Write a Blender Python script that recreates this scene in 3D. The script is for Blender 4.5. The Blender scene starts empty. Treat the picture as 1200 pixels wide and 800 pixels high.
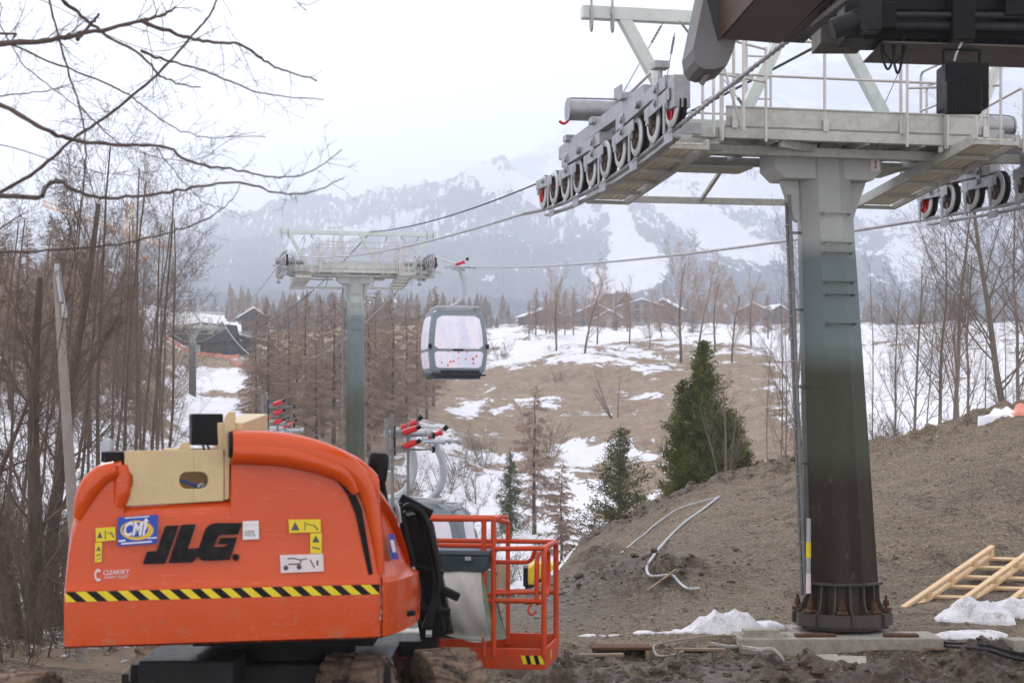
import bpy, bmesh, math, random
import numpy as np
from mathutils import Vector, Matrix, Quaternion
R = math.radians
scene = bpy.context.scene
C = scene.collection
F = 2000.0; CX = 600.0; HY = 490.0        # photo geometry: focal length, centre column and horizon row in photo pixels

def P(px, py, Y):                          # the point at distance Y that the photo shows at (px, py)
    return Vector(((px-CX)*Y/F, Y, (HY-py)*Y/F))

# ---------------------------------------------------------------- helpers
WORLD = {}
def tag(o, label=None, cat=None, group=None, kind=None):
    if label: o['label'] = label
    if cat: o['category'] = cat
    if group: o['group'] = group
    if kind: o['kind'] = kind
    return o

def thing(name, label, cat, loc=(0,0,0), rz=0, group=None):
    o = bpy.data.objects.new(name, None); C.objects.link(o)
    o.location = loc; o.rotation_euler = (0,0,rz); o.empty_display_size = .2
    WORLD[o.name] = Vector(loc)
    return tag(o, label, cat, group)

def copy_tree(o, parent=None):
    c = o.copy(); C.objects.link(c)
    if parent: c.parent = parent
    for ch in list(o.children): copy_tree(ch, c)
    return c

def frame_of(d, up=Vector((0,0,1))):
    d = d.normalized()
    s = d.cross(up)
    if s.length < 1e-4: s = d.cross(Vector((1,0,0)))
    s.normalize(); u = s.cross(d).normalized()
    return s, u

class MB:
    def __init__(s): s.v=[]; s.f=[]; s.m=[]
    def add(s, vs, fs, mi=0):
        n=len(s.v); s.v += [tuple(p) for p in vs]
        s.f += [tuple(i+n for i in q) for q in fs]; s.m += [mi]*len(fs)
        return s
    def hexa(s, p, mi=0):     # 8 points: bottom 4 ccw, top 4 ccw
        return s.add(p, [(3,2,1,0),(4,5,6,7),(0,1,5,4),(1,2,6,5),(2,3,7,6),(3,0,4,7)], mi)
    def box(s, c, d, rz=0, mi=0, M=None):
        x,y,z = d[0]/2,d[1]/2,d[2]/2
        pts=[(-x,-y,-z),(x,-y,-z),(x,y,-z),(-x,y,-z),(-x,-y,z),(x,-y,z),(x,y,z),(-x,y,z)]
        Rm = M if M is not None else Matrix.Rotation(rz,3,'Z')
        return s.hexa([Rm@Vector(q)+Vector(c) for q in pts], mi)
    def b2(s, a, b, mi=0):    # box from corner a to corner b
        c=[(a[i]+b[i])/2 for i in range(3)]; d=[abs(a[i]-b[i]) for i in range(3)]
        return s.box(c,d,mi=mi)
    def beam(s, a, b, w, h, mi=0, up=Vector((0,0,1)), w2=None, h2=None):
        a=Vector(a); b=Vector(b); sd,u=frame_of(b-a,Vector(up)); w2=w2 or w; h2=h2 or h
        p=[]
        for q,ww,hh in ((a,w,h),(b,w2,h2)):
            p.append([q-sd*ww/2-u*hh/2, q+sd*ww/2-u*hh/2, q+sd*ww/2+u*hh/2, q-sd*ww/2+u*hh/2])
        A,B=p
        return s.add(A+B,[(0,1,2,3),(7,6,5,4),(0,4,5,1),(1,5,6,2),(2,6,7,3),(3,7,4,0)],mi)
    def tube(s, pts, r, n=8, mi=0, caps=True):
        pts=[Vector(p) for p in pts]; k=len(pts)
        if k<2: return s
        rs = r if hasattr(r,'__len__') else [r]*k
        vs=[]; fs=[]
        sd,u=frame_of(pts[1]-pts[0])
        for i,p in enumerate(pts):
            d=(pts[min(i+1,k-1)]-pts[max(i-1,0)])
            if d.length<1e-9: d=Vector((0,0,1))
            d.normalize()
            sd=(sd-d*sd.dot(d))
            if sd.length<1e-5: sd,_=frame_of(d)
            sd.normalize(); u=sd.cross(d)
            for j in range(n):
                a=2*math.pi*j/n
                vs.append(p+(sd*math.cos(a)+u*math.sin(a))*rs[i])
        for i in range(k-1):
            for j in range(n):
                j2=(j+1)%n
                fs.append((i*n+j,i*n+j2,(i+1)*n+j2,(i+1)*n+j))
        if caps:
            fs.append(tuple(range(n-1,-1,-1))); fs.append(tuple((k-1)*n+j for j in range(n)))
        return s.add(vs,fs,mi)
    def cyl(s,a,b,r,n=16,mi=0,r2=None): return s.tube([a,b],[r,r2 if r2 is not None else r],n,mi)
    def lathe(s, prof, axis_o, axis_d, n=24, mi=0):   # prof: (radius, along)
        o=Vector(axis_o); d=Vector(axis_d).normalized(); sd,u=frame_of(d)
        vs=[];fs=[]; k=len(prof)
        for r,t in prof:
            for j in range(n):
                a=2*math.pi*j/n; vs.append(o+d*t+(sd*math.cos(a)+u*math.sin(a))*r)
        for i in range(k-1):
            for j in range(n):
                j2=(j+1)%n; fs.append((i*n+j,i*n+j2,(i+1)*n+j2,(i+1)*n+j))
        return s.add(vs,fs,mi)
    def prism(s, poly, ext, mi=0):        # planar polygon of 3D points, extruded by a vector
        e=Vector(ext); n=len(poly); A=[Vector(p) for p in poly]; B=[p+e for p in A]
        fs=[tuple(range(n-1,-1,-1)), tuple(range(n,2*n))]+[(i,(i+1)%n,n+(i+1)%n,n+i) for i in range(n)]
        return s.add(A+B,fs,mi)
    def build(s, name, mat, parent=None, smooth=False, bevel=0, local=False, seg=2, fix=True):
        me=bpy.data.meshes.new(name); vs=s.v
        if parent is not None and not local:
            o0=WORLD.get(parent.name, Vector()); vs=[tuple(Vector(p)-o0) for p in vs]
        me.from_pydata(vs,[],s.f)
        mats = mat if isinstance(mat,(list,tuple)) else [mat]
        for q in mats: me.materials.append(q)
        if len(mats)>1: me.polygons.foreach_set('material_index', s.m)
        if fix:
            bm=bmesh.new(); bm.from_mesh(me); bmesh.ops.recalc_face_normals(bm,faces=bm.faces); bm.to_mesh(me); bm.free()
        if smooth: me.polygons.foreach_set('use_smooth',[True]*len(me.polygons))
        o=bpy.data.objects.new(name,me); C.objects.link(o)
        if parent is not None:
            o.parent=parent; WORLD[o.name]=WORLD.get(parent.name,Vector())
        if smooth and bevel==0:
            m=o.modifiers.new('es','EDGE_SPLIT'); m.split_angle=R(40)
        if bevel:
            m=o.modifiers.new('bv','BEVEL'); m.width=bevel; m.segments=seg; m.limit_method='ANGLE'; m.angle_limit=R(40)
            m.harden_normals=False
            me.polygons.foreach_set('use_smooth',[True]*len(me.polygons))
            w=o.modifiers.new('wn','WEIGHTED_NORMAL'); w.keep_sharp=False
        return o

def catmull(pts, k=8):
    pts=[Vector(p) for p in pts]; out=[]
    Q=[pts[0]*2-pts[1]]+pts+[pts[-1]*2-pts[-2]]
    for i in range(1,len(Q)-2):
        for j in range(k):
            t=j/k; a,b,c,d=Q[i-1],Q[i],Q[i+1],Q[i+2]
            out.append(.5*((2*b)+(c-a)*t+(2*a-5*b+4*c-d)*t*t+(3*b-a-3*c+d)*t**3))
    out.append(pts[-1]); return out

def arc_path(a, corner, b, k=6):     # rounded corner
    a,c,b=Vector(a),Vector(corner),Vector(b)
    return [((1-t)**2)*a+2*t*(1-t)*c+t*t*b for t in [i/k for i in range(k+1)]]

def rail_path(pts, r=.06):
    pts=[Vector(p) for p in pts]; out=[pts[0]]
    for i in range(1,len(pts)-1):
        d0=(pts[i-1]-pts[i]); d1=(pts[i+1]-pts[i]); q=min(r,d0.length*.45,d1.length*.45)
        out+=arc_path(pts[i]+d0.normalized()*q, pts[i], pts[i]+d1.normalized()*q)
    out.append(pts[-1]); return out

# ---------------------------------------------------------------- numpy noise
def _hash(ix,iy,seed):
    h=(ix.astype(np.int64)*374761393+iy.astype(np.int64)*668265263+seed*1442695041)&0xFFFFFFFF
    h=((h^(h>>13))*1274126177)&0xFFFFFFFF
    return ((h^(h>>16))&0xFFFF)/65535.0
def vnoise(x,y,seed=0):
    x=np.asarray(x,float); y=np.asarray(y,float)
    ix=np.floor(x); iy=np.floor(y); fx=x-ix; fy=y-iy
    fx=fx*fx*fx*(fx*(fx*6-15)+10); fy=fy*fy*fy*(fy*(fy*6-15)+10)
    a=_hash(ix,iy,seed);b=_hash(ix+1,iy,seed);c=_hash(ix,iy+1,seed);d=_hash(ix+1,iy+1,seed)
    return ((a*(1-fx)+b*fx)*(1-fy)+(c*(1-fx)+d*fx)*fy)*2-1
def fbm(x,y,oct=5,seed=0,gain=.5):
    s=0;a=1;t=0
    for i in range(oct):
        ca,sa=math.cos(i*1.3),math.sin(i*1.3)
        s=s+a*vnoise((x*ca-y*sa)*2**i,(x*sa+y*ca)*2**i,seed+i*17); t+=a; a*=gain
    return s/t
def ridged(x,y,oct=5,seed=0):
    s=0;a=1;t=0
    for i in range(oct):
        ca,sa=math.cos(i*1.1),math.sin(i*1.1)
        s=s+a*(1-np.abs(vnoise((x*ca-y*sa)*2**i,(x*sa+y*ca)*2**i,seed+i*31))*1.6); t+=a; a*=.5
    return s/t

# ---------------------------------------------------------------- materials
class NT:
    def __init__(s,name):
        s.m=bpy.data.materials.new(name); s.m.use_nodes=True; s.t=s.m.node_tree; s.n=s.t.nodes; s.l=s.t.links
        s.b=s.n['Principled BSDF']
    def node(s,ty,**kw):
        x=s.n.new(ty)
        for k,v in kw.items():
            if k in x.inputs.keys() and not hasattr(x,k): x.inputs[k].default_value=v
            else: setattr(x,k,v)
        return x
    def link(s,a,b): s.l.new(a,b)
    def noise(s,scale,detail=4,rough=.55,vec=None,dist=0):
        x=s.n.new('ShaderNodeTexNoise'); x.inputs['Scale'].default_value=scale; x.inputs['Detail'].default_value=detail
        x.inputs['Roughness'].default_value=rough; x.inputs['Distortion'].default_value=dist
        if vec is not None: s.link(vec,x.inputs['Vector'])
        return x.outputs['Fac']
    def obj(s,scale=None):
        tc=s.n.new('ShaderNodeTexCoord').outputs['Object']
        if scale is None: return tc
        mp=s.n.new('ShaderNodeMapping'); mp.inputs['Scale'].default_value=scale; s.link(tc,mp.inputs['Vector']); return mp.outputs['Vector']
    def geo(s,scale=None):
        tc=s.n.new('ShaderNodeNewGeometry').outputs['Position']
        if scale is None: return tc
        mp=s.n.new('ShaderNodeMapping'); mp.inputs['Scale'].default_value=scale; s.link(tc,mp.inputs['Vector']); return mp.outputs['Vector']
    def ramp(s,fac,stops,interp='LINEAR'):
        x=s.n.new('ShaderNodeValToRGB'); cr=x.color_ramp; cr.interpolation=interp
        while len(cr.elements)<len(stops): cr.elements.new(.5)
        for e,(p,c) in zip(cr.elements,stops):
            e.position=p; e.color=(c,c,c,1) if isinstance(c,(int,float)) else (*c,1)
        s.link(fac,x.inputs[0]); return x.outputs[0]
    def mix(s,fac,a,b,mode='MIX'):
        x=s.n.new('ShaderNodeMix'); x.data_type='RGBA'; x.blend_type=mode
        for sock,v in ((x.inputs[0],fac),(x.inputs[6],a),(x.inputs[7],b)):
            if isinstance(v,(int,float)): sock.default_value=v if sock.type=='VALUE' else (v,v,v,1)
            elif isinstance(v,tuple): sock.default_value=(*v,1) if len(v)==3 else v
            else: s.link(v,sock)
        return x.outputs[2]
    def math(s,op,a,b=0,clamp=False):
        x=s.n.new('ShaderNodeMath'); x.operation=op; x.use_clamp=clamp
        for i,v in enumerate((a,b)):
            if isinstance(v,(int,float)): x.inputs[i].default_value=v
            else: s.link(v,x.inputs[i])
        return x.outputs[0]
    def attr(s,name):
        x=s.n.new('ShaderNodeAttribute'); x.attribute_name=name; return x.outputs['Fac']
    def bump(s,h,strength=.3,dist=.01,normal=None):
        x=s.n.new('ShaderNodeBump'); x.inputs['Strength'].default_value=strength; x.inputs['Distance'].default_value=dist
        s.link(h,x.inputs['Height'])
        if normal is not None: s.link(normal,x.inputs['Normal'])
        s.link(x.outputs[0],s.b.inputs['Normal']); return x.outputs[0]
    def set(s,**kw):
        for k,v in kw.items():
            k=k.replace('_',' ')
            i=s.b.inputs[k]
            if hasattr(v,'is_linked') : s.link(v,i)
            elif isinstance(v,tuple) and len(v)==3 and i.type=='RGBA': i.default_value=(*v,1)
            else: i.default_value=v
        return s

def simple(name,col,rough=.5,metal=0,var=.18,scale=3,dirt=None,dirt_amt=.25,bump=0,bscale=60,coat=0,stretch=(1,1,1)):
    t=NT(name); v=t.obj(stretch)
    n=t.noise(scale,6,.6,v)
    lo=tuple(c*(1-var) for c in col); hi=tuple(min(1,c*(1+var)) for c in col)
    c=t.ramp(n,[(.3,lo),(.7,hi)])
    if dirt is not None:
        d=t.noise(scale*2.3+1.7,8,.7,v,dist=.6)
        f=t.ramp(d,[(.5-dirt_amt*.35,0.0),(.62,1.0)] if dirt_amt<.9 else [(.3,0.0),(.5,1.0)])
        f=t.math('MULTIPLY',f,dirt_amt)
        c=t.mix(f,c,dirt)
    t.set(Base_Color=c,Metallic=metal,Specular_IOR_Level=.28 if max(col)>.03 else .12)
    r=t.ramp(t.noise(scale*4,5,.6,v),[(.3,max(0,rough-.1)),(.7,min(1,rough+.1))]); t.set(Roughness=r)
    if coat: t.set(Coat_Weight=coat,Coat_Roughness=.12)
    if bump: t.bump(t.noise(bscale,4,.6,v),bump,.01)
    return t.m

M={}
t=NT('orange paint'); g=t.obj(); n_=t.noise(1.1,5,.6,g)
c=t.ramp(n_,[(.3,(.56,.060,.003)),(.7,(.63,.074,.004))])
dust=t.ramp(t.noise(5,8,.7,t.obj((1,1,.18))),[(.48,0.0),(.74,.09)]); dust2=t.ramp(t.noise(26,6,.75,g),[(.60,0.0),(.68,.45)]); sx=t.n.new('ShaderNodeSeparateXYZ'); t.link(g,sx.inputs[0])
lowd=t.ramp(sx.outputs[2],[(.0,.0),(1.0,.0)]); splash=t.ramp(t.math('ADD',t.noise(9,7,.75,g),t.math('MULTIPLY',t.math('SUBTRACT',1.5,sx.outputs[2]),.22)),[(.58,0.0),(.70,.55)])
c=t.mix(dust,c,(.62,.20,.10)); c=t.mix(t.math('MULTIPLY',dust2,.5),c,(.42,.20,.12)); c=t.mix(splash,c,(.36,.17,.09))
scr=t.ramp(t.noise(7,2,.4,t.obj((.6,.6,14)),dist=2.5),[(.695,0.0),(.71,.5)]); c=t.mix(scr,c,(.75,.33,.22))
t.set(Base_Color=c,Roughness=t.ramp(t.math('ADD',dust,splash),[(0,.20),(.5,.6)]),Specular_IOR_Level=.45,Coat_Weight=.0,Coat_Roughness=.1); t.bump(t.noise(3,3,.5,g),.06,.02); M['orange']=t.m
M['orange_d']=simple('orange steel',(.60,.052,.006),.42,0,.12,3,dirt=(.25,.12,.07),dirt_amt=.35,bump=.04)
M['rubber_cover']=simple('faded orange cover',(.66,.09,.025),.4,0,.1,2,dirt=(.35,.15,.1),dirt_amt=.25,bump=.03)
M['cream']=simple('cream paint',(.60,.47,.26),.5,0,.06,2,dirt=(.3,.22,.12),dirt_amt=.18,bump=.03)
M['black']=simple('black plastic',(.007,.007,.008),.42,0,.3,4,dirt=(.016,.014,.012),dirt_amt=.3)
M['blackp']=simple('black letter',(.006,.006,.007),.35,0,.3,6,dirt=(.07,.065,.06),dirt_amt=.25)
M['dkgrey']=simple('dark grey steel',(.022,.024,.029),.5,0,.2,4,dirt=(.06,.05,.04),dirt_amt=.35)
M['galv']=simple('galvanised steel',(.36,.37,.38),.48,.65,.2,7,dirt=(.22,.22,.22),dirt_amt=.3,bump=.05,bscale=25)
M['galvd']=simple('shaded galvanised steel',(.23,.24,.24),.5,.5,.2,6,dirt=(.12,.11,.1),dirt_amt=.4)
M['beamgrey']=simple('warm grey painted steel',(.53,.545,.505),.5,.1,.1,3,dirt=(.25,.19,.12),dirt_amt=.35,bump=.03)
M['mint']=simple('pale green painted steel',(.60,.66,.62),.42,0,.06,2,dirt=(.3,.33,.27),dirt_amt=.2)
M['padgrey']=simple('light grey painted steel',(.47,.49,.465),.45,0,.06,2)
M['rail']=simple('tube rail steel',(.55,.53,.50),.4,.45,.12,6)
M['red']=simple('red paint',(.55,.02,.025),.35,0,.12,5)
M['white']=simple('white paint',(.78,.78,.78),.5,0,.04,5)
M['yellow']=simple('yellow sticker',(.78,.62,.03),.4,0,.06,8)
M['blue']=simple('blue sticker',(.03,.08,.42),.35,0,.1,8)
M['gold']=simple('gold print',(.72,.48,.09),.4,0,.08,8)
M['rust']=simple('rusty steel',(.115,.055,.03),.85,.0,.35,14,dirt=(.08,.035,.02),dirt_amt=.5,bump=.3,bscale=80)
M['brown']=simple('dark brown painted steel',(.055,.042,.036),.42,0,.15,3,dirt=(.13,.1,.07),dirt_amt=.3,bump=.03)
M['concrete']=simple('concrete',(.40,.38,.34),.9,0,.15,5,dirt=(.2,.16,.11),dirt_amt=.55,bump=.4,bscale=40)
M['poleconc']=simple('grey concrete pole',(.33,.30,.27),.85,0,.12,3,dirt=(.2,.17,.14),dirt_amt=.4,bump=.2,bscale=30)
M['rubber']=simple('tyre rubber',(.02,.02,.02),.75,0,.3,8)
M['hub']=simple('worn hub',(.25,.19,.16),.6,.4,.25,12,dirt=(.1,.06,.05),dirt_amt=.5)
M['wheelrim']=simple('light grey sheave rim',(.52,.53,.53),.45,.35,.1,8)
M['rope']=simple('steel rope',(.36,.36,.37),.5,.6,.2,5)
M['cable']=simple('black cable',(.02,.02,.022),.5,0,.2,5)
M['film']=simple('white film',(.72,.68,.74),.35,0,.05,3)
M['cabgrey']=simple('grey blue cabin frame',(.17,.205,.22),.35,.2,.08,3)
M['lightgrey']=simple('light grey metal',(.40,.42,.44),.4,.3,.1,3)
M['toolbox']=simple('blue grey toolbox',(.045,.065,.085),.5,0,.12,4,dirt=(.1,.1,.1),dirt_amt=.3)
M['timber']=simple('fresh timber',(.76,.56,.34),.7,0,.14,4,dirt=(.45,.28,.13),dirt_amt=.35,bump=.1,bscale=30,stretch=(1,6,6))
M['oldwood']=simple('weathered wood',(.30,.22,.15),.85,0,.25,6,dirt=(.14,.1,.07),dirt_amt=.45,bump=.3,bscale=30)
M['wall_w']=simple('white plaster',(.26,.23,.21),.8,0,.08,.4)
M['wood_dk']=simple('dark chalet wood',(.12,.075,.055),.8,0,.2,1.5)
M['dark']=simple('dark cladding',(.035,.037,.042),.6,0,.2,2)
M['glassdk']=simple('dark glass',(.03,.035,.045),.12,0,.2,2)
M['snowroof']=simple('snow',(.85,.86,.9),.7,0,.03,1)
M['net']=simple('orange red net',(.70,.30,.22),.7,0,.15,3)
M['orange_far']=simple('crane yellow',(.70,.38,.12),.5,0,.1,1)
M['genyellow']=simple('machine yellow',(.78,.52,.03),.35,0,.06,2)
M['bark']=simple('grey brown bark',(.14,.11,.085),.9,0,.3,9,dirt=(.05,.037,.03),dirt_amt=.5,bump=.5,bscale=30,stretch=(1,1,.3))
M['barkpale']=simple('pale grey bark',(.20,.165,.13),.9,0,.25,9,dirt=(.13,.1,.08),dirt_amt=.5,bump=.5,bscale=30,stretch=(1,1,.3))
M['twig']=simple('brown twig',(.16,.118,.09),.85,0,.2,4)
M['twigred']=simple('reddish bare larch twig',(.40,.285,.215),.9,0,.2,.8)
M['twigdark']=simple('dark branch bark',(.075,.05,.042),.8,0,.3,12,dirt=(.13,.1,.085),dirt_amt=.5,bump=.5,bscale=50)
M['hose']=simple('grey plastic hose',(.46,.48,.50),.5,0,.1,8)
M['soffit']=simple('grey brown soffit panel',(.11,.095,.085),.6,0,.08,1.5)
M['copper']=simple('brown fascia panel',(.075,.042,.025),.5,.2,.12,1.5)
M['fin']=simple('grey violet composite',(.14,.135,.135),.5,0,.1,1.5)
M['ink']=simple('faded ink',(.08,.08,.10),.6,0,.2,8)
M['palelabel']=simple('pale label',(.74,.66,.66),.45,0,.06,6)

# ---------------------------------------------------------------- camera, world, sun
cam=bpy.data.cameras.new('camera'); camo=bpy.data.objects.new('camera',cam); C.objects.link(camo)
camo.location=(0,0,0); camo.rotation_euler=(R(90),0,0)
cam.sensor_width=36; cam.lens=60; cam.shift_y=(HY-400)/1200
cam.clip_start=.1; cam.clip_end=20000
cam.dof.use_dof=True; cam.dof.focus_distance=26; cam.dof.aperture_fstop=3.2; cam.dof.aperture_blades=9
scene.camera=camo
scene.view_settings.view_transform='Standard'; scene.view_settings.look='None'
scene.view_settings.gamma=1; scene.view_settings.exposure=0.38
SUN_EL=R(38); SUN_AZ=R(-35)    # azimuth measured from +Y (view direction) towards +X
w=bpy.data.worlds.new('World'); scene.world=w; w.use_nodes=True
nt=w.node_tree; bg=nt.nodes['Background']; bg.inputs['Strength'].default_value=.1
sky=nt.nodes.new('ShaderNodeTexSky'); sky.sky_type='NISHITA'; sky.sun_disc=False
sky.sun_elevation=SUN_EL; sky.sun_rotation=SUN_AZ
tc=nt.nodes.new('ShaderNodeTexCoord'); mp=nt.nodes.new('ShaderNodeMapping'); mp.inputs['Scale'].default_value=(1,1,2.2)
no=nt.nodes.new('ShaderNodeTexNoise'); no.inputs['Scale'].default_value=2.2; no.inputs['Detail'].default_value=5
nt.links.new(tc.outputs['Generated'],mp.inputs['Vector']); nt.links.new(mp.outputs[0],no.inputs['Vector'])
cr=nt.nodes.new('ShaderNodeValToRGB'); cr.color_ramp.elements[0].position=.3; cr.color_ramp.elements[0].color=(9.8,9.4,10.1,1)
cr.color_ramp.elements[1].position=.72; cr.color_ramp.elements[1].color=(11.9,11.4,11.9,1)
nt.links.new(no.outputs['Fac'],cr.inputs[0])
mx=nt.nodes.new('ShaderNodeMix'); mx.data_type='RGBA'; mx.inputs[0].default_value=.93
nt.links.new(sky.outputs[0],mx.inputs[6]); nt.links.new(cr.outputs[0],mx.inputs[7]); nt.links.new(mx.outputs[2],bg.inputs['Color'])
sl=bpy.data.lights.new('sun','SUN'); sl.energy=1.5; sl.angle=R(14); sl.color=(1,.96,.9)
so=bpy.data.objects.new('sun',sl); C.objects.link(so)
dv=Vector((math.sin(R(-25))*math.cos(SUN_EL),math.cos(R(-25))*math.cos(SUN_EL),math.sin(SUN_EL)))
so.rotation_euler=(-dv).to_track_quat('-Z','Y').to_euler()
sky.sun_rotation=math.atan2(dv.x,dv.y)
scene.render.engine='CYCLES'
cy=scene.cycles; cy.max_bounces=9; cy.diffuse_bounces=2; cy.glossy_bounces=3; cy.transmission_bounces=3; cy.volume_bounces=6; cy.transparent_max_bounces=8
cy.caustics_reflective=False; cy.caustics_refractive=False; cy.use_denoising=True
try: cy.denoiser='OPENIMAGEDENOISE'
except Exception: pass

# ---------------------------------------------------------------- ground
TX=[-3000,-600,0,60,150,250,330,450,600,700,860,1000,1200,1800,4200]
TY=[3,12,18,22,26,31,36,42,60,90,130,180,250,350,470]
TZ={
-600:[-2.8,-2.7,-2.3,-2.2,-2.1,-1.9,-1.4,-0.6,1.0,4.2,9,15.5,22,30,38],
0:   [-2.8,-2.75,-2.4,-2.4,-2.35,-2.2,-1.7,-1.2,.1,2.9,7,12.6,19,27,36],
60:  [-2.8,-2.75,-2.5,-2.5,-2.5,-2.4,-2.2,-1.9,-.6,2.2,6,12,18.6,25,34],
150: [-2.8,-2.8,-2.6,-2.6,-2.65,-2.7,-2.6,-2.5,-1.5,.6,2.8,6.2,15.5,22,31],
250: [-2.8,-2.8,-2.75,-2.8,-2.8,-2.9,-3.0,-3.1,-3.0,-1.6,.3,2.0,10.6,20.3,28],
330: [-2.8,-2.8,-2.8,-2.8,-2.85,-3.2,-3.9,-4.2,-4.3,-2.8,-.3,2.6,9.6,18,27],
450: [-2.8,-2.8,-2.8,-2.8,-2.9,-3.4,-4.3,-5.0,-5.6,-4.4,-0.5,4.2,12.0,17.8,25.5],
600: [-2.8,-2.8,-2.8,-2.8,-2.9,-3.2,-4.0,-4.5,-5.7,-5.6,-2.2,5.2,12.2,17.8,25.5],
700: [-2.8,-2.8,-2.8,-2.8,-2.8,-2.6,-2.45,-4.0,-5.6,-5.2,-1.5,6.0,12.3,17.8,25.5],
860: [-2.8,-2.8,-2.8,-2.8,-2.78,-2.0,-1.26,-2.2,-4.0,-3.6,.4,6.4,12.2,17.8,25.5],
1000:[-2.8,-2.8,-2.8,-2.8,-2.75,-1.6,-.70,-1.2,-2.0,-.9,2.0,6.0,11.5,17.6,25.5],
1200:[-2.8,-2.8,-2.8,-2.8,-2.6,-1.1,.14,0,-.5,.5,3.3,8,12.5,18,26],
1800:[-2.8,-2.8,-2.8,-2.8,-2.3,-.8,1.0,1.2,1,2,5,9,15,22,33]}
TZ[-3000]=TZ[-600]; TZ[4200]=TZ[1800]
def smoothstep(t): return t*t*(3-2*t)
def zbase(px,Y):
    px=np.asarray(px,float); Y=np.asarray(Y,float)
    T=np.array([TZ[k] for k in TX]); xs=np.array(TX,float); ys=np.array(TY,float)
    i=np.clip(np.searchsorted(xs,px)-1,0,len(xs)-2); j=np.clip(np.searchsorted(ys,Y)-1,0,len(ys)-2)
    fx=np.clip((px-xs[i])/(xs[i+1]-xs[i]),0,1); fy=np.clip((Y-ys[j])/(ys[j+1]-ys[j]),0,1)
    fx=fx*.4+smoothstep(fx)*.6
    # monotone-ish Hermite along Y
    def H(ii):
        z0=T[ii,j]; z1=T[ii,j+1]
        jm=np.maximum(j-1,0); jp=np.minimum(j+2,len(ys)-1)
        h=ys[j+1]-ys[j]
        d=(z1-z0)/h
        dm=np.where(j>0,(z0-T[ii,jm])/np.maximum(ys[j]-ys[jm],1e-6),d)
        dp=np.where(j+2<len(ys),(T[ii,jp]-z1)/np.maximum(ys[jp]-ys[j+1],1e-6),d)
        def lim(a,b): return np.where(a*b<=0,0,2*a*b/(a+b+1e-12*np.sign(a+b)+1e-15))
        m0=lim(dm,d); m1=lim(d,dp); t=fy
        return z0*(2*t**3-3*t**2+1)+h*m0*(t**3-2*t**2+t)+z1*(-2*t**3+3*t**2)+h*m1*(t**3-t**2)
    return H(i)*(1-fx)+H(i+1)*fx
def dirt_mask(px,Y):
    px=np.asarray(px,float); Y=np.asarray(Y,float)
    lim=np.interp(px,[-3000,0,200,330,500,640,700,900,1200,4200],[16,17,17.5,19,24,32,37.5,38,37.6,37.6])
    return np.clip((lim-Y)/ (1.2)+.5,0,1)
def ground_z(px,Y,detail=True):
    z=zbase(px,Y); X=(px-CX)*Y/F
    D=dirt_mask(px,Y)
    flat=np.clip((28-Y)/2,0,1)*np.clip((Y-4)/3,0,1)
    z=z+(1-D)*fbm(X/9,Y/9,5,3)*np.interp(Y,[20,60,150,300],[.12,.35,1.0,1.6])
    if detail:
        clod=np.clip(ridged(X/.75,Y/.75,5,11),0,1)**1.5
        heap=np.clip(fbm(X/2.4,Y/2.0,3,41)+.1,0,1)
        near=np.interp(Y,[15,18,20.2,21,25,29,31],[.24,.34,.31,.06,.05,.16,.05])   # churned mud belts in front of the footing and at the mound foot
        band=near*np.interp(px,[-3000,300,620,700,1000,1250,4200],[.3,.5,1,1,.95,.9,.9])
        z=z+D*(clod*band*(.45+1.3*heap)+fbm(X/.35,Y/.35,4,5)*.035+fbm(X/1.6,Y/1.6,3,9)*.04)
        # lumpy edge along the mound crest
        cr=np.exp(-((Y-35.6)/1.3)**2)*np.clip((px-640)/50,0,1)
        z=z+D*np.clip((Y-27)/2,0,1)*np.clip((px-650)/60,0,1)*.022*vnoise((X*.80+Y*.6)/.35,(X*.6-Y*.80)/2.5,66)
        z=z+1.5*cr*D*(.18*np.clip(ridged(X/.5,Y/.5,4,77),0,1)+.12*fbm(X/1.3,Y/1.3,3,2))
        # heap of dark soil at the left foot of the mound
        hp=np.exp(-(((px-770)/75)**2+((Y-27.5)/1.3)**2))+.7*np.exp(-(((px-700)/40)**2+((Y-30.5)/1.0)**2))
        z=z+hp*(.30+.35*np.clip(ridged(X/.6,Y/.6,5,123),0,1))
        z=z-.20*np.clip((21.25-Y)/.25,0,1)*np.clip((Y-19.3)/.8,0,1)*np.clip((px-840)/40,0,1)*np.clip((1135-px)/40,0,1)
        h2=np.exp(-(((px-1000)/130)**2+((Y-19.35)/.5)**2))+.8*np.exp(-(((px-1160)/60)**2+((Y-19.3)/.5)**2))
        z=z+h2*.24*(.6+np.clip(ridged(X/.5,Y/.5,5,63),0,1))
        zm=(px>835)&(px<1125)&(Y>18.9)&(Y<21.4); z=np.where(zm,np.minimum(z,-2.80-.06*np.clip(ridged(X/.3,Y/.3,3,5),0,1)),z)
    return z
def gz(X,Y):      # ground height under a world point, without the fine clods
    return float(ground_z(np.array([CX+X*F/Y]),np.array([float(Y)]),False)[0])

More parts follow.
